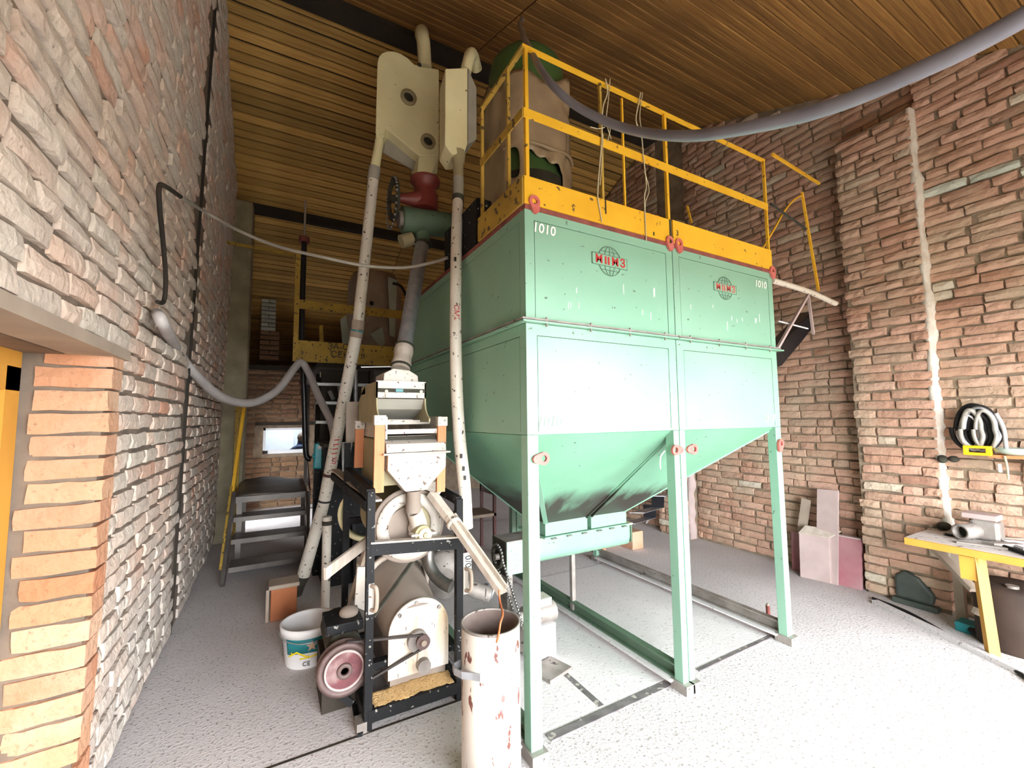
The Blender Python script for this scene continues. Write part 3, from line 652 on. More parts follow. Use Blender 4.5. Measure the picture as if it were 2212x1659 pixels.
def post(px, py, w, m='yellow', z=Z3): 
    x = PY(px, py, HY0).x; MB().box(x-w/2, x+w/2, HY0-0.001, HY0+w, ZT, z).build('post', m, rl)
post(1141, 445, 0.018); post(1305, 480, 0.014, 'yellow_old'); post(1352, 470, 0.010, z=Z3-0.04); post(1447, 510, 0.017); post(1663, 560, 0.015)
for yy in (1.80, 2.11): MB().box(HX0-0.004, HX0+0.012, yy-0.008, yy+0.008, ZT, Z3).build('post', 'yellow_old', rl)
tag(MB().box(1.0, 1.10, 2.2, 2.75, ZT+0.001, ZT+0.30).build('dark_void_box', 'black_paint', off=V((1.05, 2.4, ZT)), bevel=0.01), 'black box standing in for the dark void on the deck left of the wrapped tank', 'shade box')  # black box put where the deck only shows a dark void
for yy in (2.6, 3.5): MB().box(HX1-0.02, HX1, yy-0.01, yy+0.01, ZT, Z3).build('post', 'yellow', rl)
text('3', 'painted_number', 'ink_black', rl, PY(1463, 504, HY0-0.0085), (1, 0, 0), (0, 0, 1), 0.045, 0.004)
for q, hgt in ((1308, 0.075), (1412, 0.02)):
    p = PY(q, 447 if q == 1308 else 505, HY0-0.008); MB().box(p.x-0.004, p.x+0.004, p.y-0.002, p.y, p.z-hgt/2, p.z+hgt/2).build('painted_mark', 'ink_black', rl)
sk = PY(1447, 495, HY0-0.0085); MB().box(sk.x-0.004, sk.x+0.010, sk.y-0.003, sk.y, ZT, Z1).build('weld_scar', 'soot', rl)
# twine tied to the rails
def twine(pts, label, tails):
    r = thing('twine', label, 'twine', PY(*pts[0], HY0-0.012))
    MB().tube([PY(x, y, HY0-0.012) for x, y in pts], 0.0035, 6).build('strand', 'rope', r)
    for t_ in tails: MB().tube([PY(x, y, HY0-0.014) for x, y in t_], 0.0025, 6).build('strand', 'rope', r)
twine([(1308, 170), (1312, 200), (1302, 235), (1300, 300), (1295, 360), (1291, 420), (1296, 455), (1300, 480)], 'frayed twine knotted round the brown railing post', [[(1318, 170), (1314, 215), (1310, 262), (1320, 300)], [(1275, 274), (1292, 278), (1306, 275)], [(1303, 290), (1300, 350), (1296, 400)], [(1312, 262), (1318, 280), (1312, 305)]])
twine([(1384, 200), (1378, 230), (1374, 262), (1385, 290), (1390, 340), (1396, 400), (1392, 430), (1396, 520)], 'long loose twine hanging from the yellow top rail', [[(1388, 200), (1382, 250), (1386, 280)], [(1392, 370), (1402, 410), (1394, 440), (1395, 490)]])
# ------------------------------------------------------------------ ladder hoop and poles at the right end
ld = thing('side_ladder', 'yellow ladder hoop and white pole standing off the right hopper', 'ladder', PY(1690, 760, 1.75))
MB().bar(PY(1668, 333, 1.66), PY(1770, 397, 1.72), 0.016, 0.016).build('hand_rail', 'yellow', ld)
MB().bar(PY(1664, 440, 1.68), PY(1742, 495, 1.75), 0.012, 0.012).build('cross_bar', 'soot', ld)
MB().bar(PY(1732, 415, 1.75), PY(1768, 628, 1.75), 0.016, 0.016).build('ladder_rail', 'yellow', ld)
MB().tube([PY(1732, 422, 1.75), PY(1715, 432, 1.75), PY(1695, 455, 1.75), PY(1672, 495, 1.75), PY(1648, 536, 1.76)], 0.008, 8).build('hoop', 'yellow', ld)
MB().bar(PY(1484, 445, 2.6), PY(1494, 482, 2.6), 0.016, 0.016).build('ladder_rail', 'yellow', ld)
MB().tube([PY(1668, 606, 1.70), PY(1700, 615, 1.72), PY(1752, 632, 1.74), PY(1805, 656, 1.75)], 0.021, 10).build('pole', 'pipe_white', ld)
MB().bar(PY(1680, 752, 1.70), PY(1746, 636, 1.74), 0.018, 0.018).build('strut', 'panel_dusty', ld)
MB().bar(PY(1746, 640, 1.74), PY(1757, 722, 1.74), 0.018, 0.012).build('strut', 'panel_dusty', ld)
MB().bar(PY(1682, 694, 1.74), PY(1745, 710, 1.74), 0.008, 0.008).build('tie_rod', 'white_frame', ld)
MB().prism([PY(x, y, 2.0) for x, y in ((1600, 830), (1600, 800), (1686, 745), (1756, 672), (1754, 712), (1730, 742), (1690, 790))], (0.0, 0.12, 0.01)).build('rubber_chute', 'black_plastic', h2, bevel=0.01)
# ------------------------------------------------------------------ tank wrapped in foil on the deck
TX, TY, TR = 1.70, 2.78, 0.33
tk = thing('wrapped_tank', 'tall round tank wrapped in torn brown foil on the hopper deck', 'tank', (TX, TY, ZT))
MB().lathe((TX, TY, ZT), [(TR-0.03, 0), (TR-0.03, 1.70), (TR-0.05, 1.80), (TR-0.12, 1.88), (0.05, 1.90)], 32).build('tank_body', 'tank_green', tk)
w = MB(); n, mrows = 72, 44; vs = []; fs = []
for k in range(mrows+1):
    for i in range(n):
        th = 2*math.pi*i/n; z = 1.72*k/mrows
        r = TR+0.012+0.045*mnoise.noise(V((math.cos(th)*2.2, math.sin(th)*2.2, z*2.0)))+0.022*mnoise.noise(V((math.cos(th)*6, math.sin(th)*6, z*7)))
        vs.append((TX+r*math.cos(th), TY+r*math.sin(th), ZT+z))
hole_a = math.atan2(-0.853, -0.52)
for k in range(mrows):
    for i in range(n):
        th = 2*math.pi*(i+0.5)/n; z = 1.72*(k+0.5)/mrows; da = math.atan2(math.sin(th-hole_a), math.cos(th-hole_a))
        if z > 1.60+0.12*math.sin(th+0.6)+0.05*math.sin(5*th): continue
        if 0.55+0.08*da < z < 0.90-0.10*da+0.03*math.sin(20*da) and 0.02 < da < 1.0: continue
        if 0.70 < z < 0.92 and -0.40 < da < -0.12: continue
        fs.append((k*n+i, k*n+(i+1) % n, (k+1)*n+(i+1) % n, (k+1)*n+i))
ec = {}
for q in fs:
    for i in range(4):
        e = tuple(sorted((q[i], q[(i+1) % 4]))); ec[e] = ec.get(e, 0)+1
nb = {}
for (p, q), k_ in ec.items():
    if k_ == 1: nb.setdefault(p, []).append(q); nb.setdefault(q, []).append(p)
for _ in range(3):      # the torn edges are ragged, not stepped
    new = {i: tuple(sum(vs[j][c_] for j in js)/len(js)*0.5+vs[i][c_]*0.5 for c_ in range(3)) for i, js in nb.items()}
    for i, p in new.items(): vs[i] = p
w.add(vs, fs, True); wo = w.build('foil_wrap', 'wrap_foil', tk, fix=False)
sd = wo.modifiers.new('sheet', 'SOLIDIFY'); sd.thickness = 0.004; sd.offset = 1
MB().tube([(TX+0.355*math.cos(a), TY+0.355*math.sin(a), ZT+0.95+0.015*math.sin(5*a)) for a in [hole_a-0.5+1.9*i/12 for i in range(13)]], 0.014, 8).build('foil_fold', 'wrap_foil', tk)
MB().cyl((TX, TY, ZT+0.5), (TX, TY, ZT+0.80), TR-0.026, n=32).build('opening_shade', 'recess_shade', tk)  # dark band, the unlit interior put into the colour behind the torn foil
# big hose across the picture
hp = [(1127, 42, 3.2), (1123, 52, 3.0), (1130, 75, 2.6), (1152, 122, 2.1), (1190, 180, 1.85), (1250, 232, 1.75), (1350, 277, 1.58), (1480, 294, 1.32), (1640, 271, 1.10), (1800, 229, 0.95), (2000, 146, 0.80), (2140, 77, 0.72), (2280, -5, 0.66), (2480, -140, 0.62)]
hs = tag(MB().tube([PD(*q) for q in hp], 0.0165, 14, sub=8).build('air_hose', 'hose_dark', off=PD(1127, 42, 3.2)), 'thick grey hose sagging across the room above the yellow railing', 'hose')
# ================================================================== aspiration heads and pipes on the left
def polyY(pts, y): return [PY(a, b, y) for a, b in pts]
hd = thing('aspirator_head', 'large flat cream metal separator casing with two round ports, high up', 'separator', PY(930, 385, 3.3))
HYA = 3.3
out = [(815, 135), (818, 122), (825, 114), (836, 110), (852, 110), (866, 115), (880, 124), (894, 138), (910, 144), (948, 149), (948, 338), (905, 336), (834, 277), (829, 287), (811, 287)]
MB().prism(polyY(out, HYA), (0.075, 0.26, 0)).build('casing', 'cream', hd, bevel=0.008)
MB().prism(polyY([(836, 280), (905, 338), (903, 372), (829, 330)], HYA+0.12), (0, 0.012, 0)).build('under_plate', 'cream_grey', hd)
b = MB(); A = polyY([(905, 336), (948, 338), (930, 384), (901, 378)], HYA-0.005); b.prism(A, (0, 0.2, 0)); b.build('spout', 'cream', hd, bevel=0.006)
for q, r in (((882, 212), 0.064), ((924, 307), 0.062)):
    c = PY(*q, HYA); po = MB().ring(c+V((0, 0.005, 0)), c+V((0, -0.022, 0)), r*0.62, r, 24).build('port_ring', 'olive_shade', hd); MB().cyl(c+V((0, 0.004, 0)), c+V((0, -0.004, 0)), r*0.62, n=24).build('port_window', 'recess_shade', po)
c = PY(906, 140, HYA); MB().cyl(c, c+V((0, -0.004, 0)), 0.018, n=16).build('hole', 'recess_shade', hd)  # solid dark disc, the shade of a hole put into its colour
MB().tube([PY(918, 148, HYA+0.1), PY(916, 110, HYA+0.1), PY(914, 88, HYA+0.1), PY(910, 74, HYA+0.16), PY(912, 70, HYA+0.3), PY(914, 80, HYA+0.5)], 0.058, 14).build('outlet_elbow', 'cream', hd)
hd2 = thing('aspirator_head', 'narrow cream metal separator casing beside the wrapped tank', 'separator', PY(990, 340, 2.62))
out = [(962, 148), (1010, 146), (1010, 310), (1003, 330), (976, 333), (961, 312)]
MB().prism(polyY(out, 2.62), (0.03, 0.2, 0)).build('casing', 'cream', hd2, bevel=0.006)
MB().prism(polyY([(1011, 146), (1030, 190), (1030, 300), (1011, 312)], 2.64), (0, 0.2, 0)).build('side_cheek', 'cream_grey', hd2, bevel=0.006)
MB().tube([PY(1006, 155, 2.74), PY(1012, 130, 2.74), PY(1016, 118, 2.78), PY(1022, 120, 2.86), PY(1030, 150, 2.95)], 0.042, 14).build('outlet_elbow', 'cream', hd2)
MB().lathe(PY(990, 385, 2.66), [(0.036, 0), (0.036, 0.10), (0.044, 0.12), (0.05, 0.19)], 18).build('reducer', 'olive_shade', hd2)
MB().cyl(PY(990, 432, 2.66), PY(990, 384, 2.66), 0.037, n=16).build('tape_joint', 'cream_grey', hd2)
# long leaning pipe on the left
lp = thing('intake_pipe', 'long white leaning pipe from the big separator down to the floor', 'pipe', PZ(655, 1245, 0.0))
P0, P1, P2, P3, P4 = PY(822, 290, 3.38), PY(808, 375, 3.4), PY(772, 712, 3.6), PY(716, 1030, 3.85), PY(700, 1085, 3.9)
P5 = PY(655, 1243, 4.02)
MB().cyl(P0, P1, 0.034, 0.038, 18).build('neck', 'cream', lp)
MB().cyl(P1, P2, 0.041, 0.045, 18).build('pipe_section', 'pipe_white', lp); MB().cyl(P2, P4, 0.047, 0.047, 18).build('pipe_section', 'pipe_white', lp)
MB().cyl(P4, P5, 0.046, 0.05, 18).build('pipe_section', 'pipe_white', lp)
def along(p, q, t0, t1, r, name, m): 
    p, q = V(p), V(q); return MB().cyl(p.lerp(q, t0), p.lerp(q, t1), r, n=18).build(name, m, lp)
along(P0, P1, 0.85, 1.15, 0.046, 'coupling', 'cream_grey'); along(P1, P2, 0.94, 1.0, 0.051, 'tape_joint', 'wood_grey'); along(P2, P4, 0.0, 0.045, 0.052, 'tape_joint', 'wood_grey')
along(P2, P4, 0.004, 0.012, 0.055, 'tie', 'teal'); along(P2, P4, 0.83, 0.845, 0.054, 'clamp_ring', 'chair_brown'); along(P2, P4, 0.985, 0.995, 0.052, 'clamp_ring', 'ink_black')
MB().tube([P5, P5+V((-0.03, 0.05, -0.08)), V((P5.x-0.06, P5.y+0.1, 0.0))], [0.05, 0.052, 0.06], 16).build('floor_boot', 'soot', lp)
d = (P4-P2).normalized()
for k in range(4):
    cc = P2.lerp(P4, 0.635+0.026*k); MB().bar(cc+V((-0.02, -0.048, 0)), cc+V((0.022, -0.048, 0.004)), 0.004, 0.008).build('painted_mark', 'ink_red', lp)
text('УЛ', 'painted_mark', 'ink_red', lp, P2.lerp(P4, 0.752)+V((0.004, -0.050, 0)), d, V((0, -1, 0)).cross(d)*1.0 if False else d.cross(V((0, -1, 0)))*-1, 0.045, 0.01)
# right hand pipe
rp = thing('intake_pipe', 'slim white pipe running down the dark left face of the hopper', 'pipe', PY(1008, 1140, 2.32))
q = [PY(989, 432, 2.5), PY(986, 520, 2.40), PY(984, 680, 2.28), PY(986, 820, 2.26), PY(992, 940, 2.26), PY(1003, 1050, 2.27), PY(1008, 1140, 2.28)]
MB().tube(q, [0.034, 0.034, 0.033, 0.034, 0.035, 0.036, 0.036], 16).build('pipe_section', 'pipe_white', rp)
MB().cyl(q[0]+V((0, 0, 0.03)), q[0]-V((0, 0, 0.05)), 0.037, n=16).build('coupling', 'soot', rp)
text('СМ2', 'painted_mark', 'ink_red', rp, PY(986, 675, 2.245), (0.02, 0, -1), (1, 0, 0.02), 0.042, 0.005)
for z_ in ((996, 985), (1001, 1012), (1004, 1032), (983, 560), (985, 610)):
    c = PY(*z_, 2.228 if z_[1] > 900 else 2.30); MB().box(c.x-0.006, c.x+0.006, c.y-0.006, c.y, c.z-0.012, c.z+0.012).build('painted_mark', 'ink_black', rp)
# red valve, green rotor housing and chain wheel
vv = thing('rotary_valve', 'red and green rotary valve with chain wheel under the big separator', 'valve', PY(930, 520, 3.15))
VY = 3.15
b = MB().lathe(PY(918, 455, VY), [(0.10, 0), (0.10, 0.12), (0.085, 0.14), (0.085, 0.20), (0.115, 0.22), (0.115, 0.25)], 24); b.build('valve_neck', 'valve_red', vv)
MB().cyl(PY(905, 432, VY-0.02), PY(862, 428, VY-0.02), 0.065, 0.03, 18).build('shaft_cone', 'valve_red', vv)
MB().cyl(PY(868, 474, VY), PY(1000, 492, VY), 0.098, n=26).build('rotor_housing', 'green_dull', vv, bevel=0.01)
MB().cyl(PY(870, 474, VY), PY(860, 473, VY), 0.06, n=20).build('end_cap', 'steel_dusty', vv)
MB().ring(PY(853, 432, VY), PY(847, 431, VY), 0.115, 0.155, 32).build('chain_wheel', 'soot', vv)
MB().cyl(PY(860, 430, VY), PY(845, 430, VY), 0.03, n=14).build('wheel_hub', 'soot', vv)
cw = PY(846, 431, VY); cb = MB()
for k in range(30):
    a = 2*math.pi*k/30; cb.sphere(cw+V((0, 0.158*math.cos(a), 0.158*math.sin(a)+(-0.06 if math.sin(a) < 0 else 0)*abs(math.sin(a)))), 0.011, 4)
cb.build('drive_chain', 'steel', vv)
MB().cyl(PY(914, 495, VY), PY(912, 525, VY), 0.055, n=18).build('outlet_neck', 'green_dull', vv)
MB().cyl(PY(912, 524, VY), PY(912, 530, VY), 0.08, n=18).build('outlet_flange', 'soot', vv)
MB().cyl(PY(890, 515, VY), PY(866, 522, VY), 0.05, n=18).build('side_stub', 'olive_shade', vv)
# galvanised down pipe to the sieve
gp = thing('galvanised_pipe', 'galvanised steel pipe dropping from the green valve into the sieve machine', 'pipe', PY(862, 800, 2.62))
G0, G1, G2 = PY(911, 532, 3.12), PY(874, 748, 2.72), PY(865, 800, 2.64)
MB().cyl(G0, G1, 0.052, 0.050, 20).build('pipe_section', 'galvanised', gp)
MB().tube([G1, G1.lerp(G2, 0.25), G1.lerp(G2, 0.5), G1.lerp(G2, 0.75), G2], [0.056, 0.062, 0.054, 0.062, 0.056], 16).build('cloth_sleeve', 'wood_chute', gp)
MB().ring(G1.lerp(G2, 0.02), G1.lerp(G2, 0.08), 0.05, 0.064, 18).build('tie_wire', 'soot', gp); MB().ring(G1.lerp(G2, 0.85), G1.lerp(G2, 0.92), 0.05, 0.064, 18).build('tie_wire', 'soot', gp)
MB().cyl(PY(780, 793, 2.7), PY(848, 792, 2.66), 0.004, n=6).build('tie_rod', 'white_frame', gp)
# ================================================================== sieve machine
SY = 2.25
sv = thing('sieve_machine', 'white sieve machine with open curved hood and funnel on orange wooden posts', 'sieve', PY(885, 1062, SY+0.2))
xL, xR = PY(832, 980, SY).x, PY(960, 980, SY).x
uL, uR = PY(813, 840, SY+0.08).x, PY(920, 840, SY+0.08).x
def Zy(py, y=SY, px=880): return PY(px, py, y).z
yU = SY+0.08
# cap and band
MB().prism(polyY([(828, 824), (830, 806), (850, 796), (884, 800), (903, 812), (904, 828)], yU+0.03), (0, 0.22, 0)).build('inlet_cap', 'white_paint', sv, bevel=0.004)
MB().box(uL, uR, yU, yU+0.012, Zy(860, yU), Zy(824, yU)).build('front_band', 'white_paint', sv)
MB().box(uL+0.006, uR-0.006, yU-0.006, yU, Zy(848, yU), Zy(840, yU)).build('latch_strap', 'soot', sv)
MB().box(uL+0.10, uL+0.14, yU-0.010, yU-0.005, Zy(847, yU), Zy(841, yU)).build('latch', 'teal', sv)
for q in ((835, 845), (910, 846), (836, 855), (905, 856)): MB().cyl(PY(*q, yU-0.004), PY(*q, yU-0.016), 0.009, n=10).build('catch', 'white_paint', sv)
# curved side cheeks of the hood (left and right), profile in y-z
def cheek(x, th, m):
    zt, zm, zb = Zy(826, yU), Zy(862, yU), Zy(904, SY)
    pr = [(yU, zt), (yU, zm), (yU-0.004, zm-0.03), (yU-0.015, zm-0.06), (yU-0.04, zm-0.085), (SY, zb), (SY+0.0, zb-0.02), (SY+0.62, zb-0.02), (SY+0.62, zm), (SY+0.52, zt-0.04), (SY+0.40, zt)]
    MB().prism([(x, a, b_) for a, b_ in pr], (th, 0, 0)).build('hood_cheek', m, sv)
cheek(uL, 0.008, 'olive_shade'); cheek(uR-0.008, 0.008, 'olive_shade')
zt, zm, zb = Zy(826, yU), Zy(862, yU), Zy(904, SY)
MB().prism([(uL+0.008, a, b_) for a, b_ in [(yU+0.012, zm), (yU+0.05, zm-0.055), (SY+0.30, zm-0.11), (SY+0.30, zm-0.10), (yU+0.06, zm-0.045), (yU+0.024, zm)]], (uR-uL-0.016, 0, 0)).build('hood_scoop', 'cream_grey', sv)
MB().box(uL, uR, SY+0.40, SY+0.52, zt-0.05, zt-0.002).build('hood_top', 'olive_shade', sv)
# posts of orange wood with white brackets
for px, ptop, pbot, y, w in ((820, 916, 1064, SY, 0.050), (954, 918, 1062, SY, 0.046), (777, 925, 1010, SY+0.55, 0.050), (905, 925, 1010, SY+0.60, 0.05)):
    a, c = PY(px, ptop, y), PY(px-3, pbot, y)
    ps = MB().bar(c, a, w, 0.022, V((0, 1, 0))).build('wooden_post', 'orange_wood', sv)
    MB().box(a.x-w*0.6, a.x+w*0.6, y-0.02, y+0.02, a.z-0.005, a.z+0.045).build('bracket', 'white_paint', ps, bevel=0.003)
    for dx in (-0.012, 0.012): MB().cyl((a.x+dx, y-0.02, a.z+0.018+dx*0.6), (a.x+dx, y-0.027, a.z+0.018+dx*0.6), 0.006, n=8).build('bolt', 'steel', ps)
# tray with slats
tzt, tzb = Zy(900), Zy(948)
MB().box(xL, xL+0.01, SY, SY+0.6, tzb, tzt).box(xR-0.03, xR-0.02, SY, SY+0.6, tzb, tzt).build('tray_side', 'white_paint', sv)
for py, y in ((903, SY+0.30), (912, SY+0.16), (932, SY+0.01)):
    z = PY(880, py, y).z; MB().box(xL+0.01, xR-0.03, y, y+0.014, z-0.012, z+0.012).build('tray_slat', 'white_paint', sv)
MB().box(xL+0.01, xR-0.03, SY+0.02, SY+0.58, tzb-0.005, tzb+0.01).build('tray_bed', 'recess_shade', sv)
MB().box(xL-0.01, xR-0.02, SY+0.06, SY+0.60, Zy(1050), tzb-0.006).build('sieve_box', 'olive_shade', sv, bevel=0.006)
# lower hood, lip, funnel
z0, z1, z2 = Zy(946), Zy(958), Zy(976)
MB().prism([(xL, SY+0.10, z0+0.01), (xL, SY-0.02, z1), (xL, SY-0.03, z2), (xL, SY+0.10, z2)], (xR-xL, 0, 0)).build('discharge_hood', 'white_paint', sv, bevel=0.003)
MB().box(xL-0.018, xR+0.016, SY-0.05, SY+0.09, z2-0.010, z2-0.002).build('hood_lip', 'white_paint', sv)
zf0, zf1, zf2 = z2-0.011, Zy(1012), Zy(1060)
fx = PY(893, 1060, SY+0.02).x; fu = MB()
ringA = [(xL+0.006, SY-0.04, zf0), (xR-0.004, SY-0.04, zf0), (xR-0.004, SY+0.08, zf0), (xL+0.006, SY+0.08, zf0)]
ringB = [(xL+0.004, SY-0.04, zf1), (xR-0.006, SY-0.04, zf1), (xR-0.006, SY+0.08, zf1), (xL+0.004, SY+0.08, zf1)]
ringC = [(fx-0.055, SY-0.03, zf2), (fx+0.055, SY-0.03, zf2), (fx+0.055, SY+0.06, zf2), (fx-0.055, SY+0.06, zf2)]
fu.add(ringA+ringB+ringC, [(0, 1, 5, 4), (1, 2, 6, 5), (2, 3, 7, 6), (3, 0, 4, 7), (4, 5, 9, 8), (5, 6, 10, 9), (6, 7, 11, 10), (7, 4, 8, 11), (8, 9, 10, 11), (3, 2, 1, 0)])
fu.build('funnel', 'white_paint', sv, bevel=0.004)
fz = lambda py: PY(895, py, SY+0.02).z
MB().lathe((fx, SY+0.015, fz(1106)), [(0.040, 0), (0.041, fz(1090)-fz(1106)), (0.036, fz(1085)-fz(1106)), (0.037, fz(1062)-fz(1106)+0.005)], 18).build('cloth_spout', 'dusty_cover', sv)
# second small hopper behind right
MB().prism(polyY([(920, 1058), (958, 1010), (962, 1050), (948, 1070)], SY+0.10), (0, 0.05, 0)).build('side_spout', 'white_paint', sv)
# ================================================================== huller in its black frame
HYF = 2.20
hm = thing('grain_huller', 'black framed grain huller with round drum, belt and pulleys', 'huller', PZ(890, 1540, 0))
fxl, fxr, yb = 0.428, 0.886, 2.98
def leg(x, y, z1, lean=0.0): MB().bar((x, y, 0), (x+lean, y, z1), 0.036, 0.036).build('frame_leg', 'black_paint', hm)
leg(fxl, HYF, 1.10); leg(fxr, HYF, 1.02); leg(fxl, yb, 1.30); leg(fxr-0.02, yb, 1.05)
def rail(p, q_, w=0.035, h=0.04, name='frame_rail', m='black_paint'): return MB().bar(p, q_, w, h).build(name, m, hm)
rail((fxl, HYF, 0.065), (fxr, HYF, 0.065), 0.04, 0.055); rail((fxl, HYF, 0.825), (fxr, HYF, 0.79), 0.04, 0.055); rail((fxl, HYF, 0.857), (fxr, HYF, 0.822), 0.045, 0.008, 'dust_ledge', 'wood_chute')
rail((fxl, HYF, 0.065), (fxl, yb, 0.065), 0.04, 0.055); rail((fxr, HYF, 0.065), (fxr, yb, 0.065), 0.04, 0.055); rail((fxl, yb, 0.065), (fxr, yb, 0.065))
rail((fxl, HYF, 1.085), (fxl, yb, 1.12), 0.04, 0.05); rail((fxr, HYF, 1.01), (fxr, yb, 1.05)); rail((fxl, yb, 0.8), (fxr, yb, 0.8))
rail((fxl-0.01, HYF+0.10, 0.24), (fxr, HYF+0.10, 0.22), 0.05, 0.03)
MB().bar(PY(806, 1332, HYF+0.03), PY(893, 1210, HYF+0.2), 0.022, 0.010).build('brace', 'soot', hm)
MB().bar(PY(722, 1028, 3.7), PY(800, 1092, HYF+0.02), 0.05, 0.05).build('support_arm', 'black_paint', hm); MB().bar(PY(724, 1020, 3.7)+V((0, 0, 0.02)), PY(812, 1082, HYF+0.03)+V((0, 0, 0.0)), 0.06, 0.01).build('dust_ledge', 'wood_chute', hm)
# feet
MB().bar(PZ(765, 1520), PZ(778, 1592), 0.025, 0.03).build('skid', 'black_paint', hm)
MB().box(fxl-0.05, fxl-0.005, HYF-0.02, HYF+0.05, 0, 0.05).build('skid_block', 'steel_dusty', hm)
# loop handles on the legs
for x, z in ((fxl+0.004, 0.605), (fxr+0.03, 0.60)):
    hl = MB().tube([(x, HYF-0.02, z+0.055), (x+0.016, HYF-0.05, z+0.05), (x+0.02, HYF-0.055, z), (x+0.016, HYF-0.05, z-0.05), (x, HYF-0.02, z-0.055)], 0.010, 8).build('loop_handle', 'wood_grey', hm)
    MB().box(x-0.012, x+0.014, HYF-0.024, HYF-0.018, z-0.075, z+0.065).build('handle_plate', 'white_paint', hl)
# drum
dc = PY(886, 1136, HYF+0.13); R_ = 0.175
MB().cyl(dc+V((0, 0.02, 0)), dc+V((0, 0.52, 0)), R_-0.006, n=40).build('drum_shell', 'olive_shade', hm)
MB().ring(dc+V((0, 0.03, 0)), dc+V((0, -0.004, 0)), 0.118, R_, 44).build('drum_ring', 'white_paint', hm)
MB().ring(dc+V((0, 0.04, 0)), dc+V((0, 0.02, 0)), R_-0.01, R_+0.022, 44).build('drum_flange', 'dusty_cover', hm)
MB().cyl(dc+V((0, 0.028, 0)), dc+V((0, 0.022, 0)), 0.12, n=36).build('drum_recess', 'recess_shade', hm)
MB().cyl(dc+V((-0.012, 0.020, -0.006)), dc+V((-0.012, 0.004, -0.006)), 0.108, n=36).build('drum_door', 'dusty_cover', hm)
ic = PY(903, 1143, HYF+0.09)
MB().tube([(fx, SY+0.012, fz(1104)), V((fx+0.006, HYF+0.07, ic.z+0.10)), ic+V((0, -0.01, 0.03)), ic+V((0, 0.02, 0))], [0.036, 0.040, 0.046, 0.05], 16).build('inlet_elbow', 'wood_chute', hm)
hb = MB().cyl(ic+V((0, 0.03, 0)), ic+V((0.004, -0.075, -0.008)), 0.042, n=20).build('bearing_hub', 'olive_shade', hm)
MB().ring(ic+V((0.012, -0.075, -0.012)), ic+V((0.012, -0.092, -0.012)), 0.014, 0.034, 20).build('bearing_cap', 'cream', hb)
MB().cyl(ic+V((0.012, -0.075, -0.012)), ic+V((0.012, -0.100, -0.012)), 0.012, n=12).build('shaft_end', 'wood_grey', hb)
MB().box(ic.x-0.06, ic.x+0.07, HYF+0.0, HYF+0.06, 0.853, 0.864).build('bearing_foot', 'wood_chute', hm)
# lower huller: round-topped front plate, casing running back
pc = PY(906, 1378, HYF+0.06); pr_, zb_ = 0.158, 0.155
fp = [(pc.x-pr_, zb_)]+[(pc.x-pr_*math.cos(a), 0.362+pr_*math.sin(a)) for a in [math.pi*i/20 for i in range(21)]]+[(pc.x+pr_, zb_)]
yp = HYF+0.06
MB().prism([(x, yp, z) for x, z in fp], (0, 0.012, 0)).build('front_plate', 'white_stained', hm)
MB().cyl((pc.x-0.01, yp+0.02, 0.355), (pc.x-0.01, yp+0.50, 0.43), 0.145, 0.185, 36).build('casing', 'dusty_cover', hm)
MB().ring((pc.x-0.01, yp+0.44, 0.45), (pc.x-0.01, yp+0.47, 0.455), 0.18, 0.205, 36).build('casing_rim', 'wood_chute', hm)
MB().box(pc.x-0.145, pc.x+0.145, yp+0.012, yp+0.48, 0.10, 0.40).build('casing_base', 'dusty_cover', hm)
for a in (0.55, 1.25, 2.2): 
    x, z = pc.x-0.9*pr_*math.cos(a+0.2), 0.362+0.9*pr_*math.sin(a+0.2); MB().cyl((x, yp+0.002, z), (x, yp-0.010, z), 0.010, n=8).build('bolt', 'steel_dusty', hm)
s1 = PY(912, 1384, yp-0.03); s2 = PY(915, 1437, yp-0.02)
MB().cyl(s1+V((-0.02, 0.04, 0.0)), s1+V((-0.02, 0.0, 0.0)), 0.052, n=24).build('bearing_housing', 'steel_dusty', hm)
sp_ = MB().lathe(s1+V((0, 0.004, 0)), [(0.036, 0), (0.028, 0.012), (0.036, 0.026)], 24, (0, -1, 0)).build('small_pulley', 'pulley', hm)
MB().cyl(s1+V((0, -0.02, 0)), s1+V((0, -0.034, 0)), 0.014, n=14).build('pulley_nut', 'wood_grey', sp_)
MB().cyl(s2+V((0, 0.03, 0)), s2+V((0, -0.02, 0)), 0.036, 0.034, 20).build('knob', 'steel_dusty', hm)
MB().prism([s2+V((-0.03, 0.012, 0.02)), s2+V((0.03, 0.012, 0.03)), s2+V((0.02, 0.012, 0.10)), s2+V((-0.02, 0.012, 0.09))], (0, 0.01, 0)).build('scale_plate', 'wood_chute', hm)
# big pulley and belt
wc = PY(744, 1448, HYF+0.06)
wh = MB().lathe(wc+V((0, 0.05, 0)), [(0.122, 0), (0.112, 0.018), (0.112, 0.032), (0.122, 0.05), (0.100, 0.052), (0.096, 0.040), (0.02, 0.040)], 40, (0, -1, 0)).build('big_pulley', 'pulley', hm)
MB().ring(wc+V((0, 0.012, 0)), wc+V((0, -0.006, 0)), 0.082, 0.090, 40).build('pulley_rim', 'panel_dusty', wh)
MB().cyl(wc+V((0, 0.012, 0)), wc+V((0, 0.0, 0)), 0.083, n=36).build('pulley_web', 'pulley_red', wh)
MB().ring(wc+V((0, 0.004, 0)), wc+V((0, -0.016, 0)), 0.018, 0.034, 24).build('pulley_hub', 'pulley', wh)
MB().cyl(wc+V((0, 0.3, 0)), wc+V((0, 0.0, 0)), 0.018, n=12).build('shaft', 'soot', hm)
bl = MB(); ya = wc.y-0.0+0.02
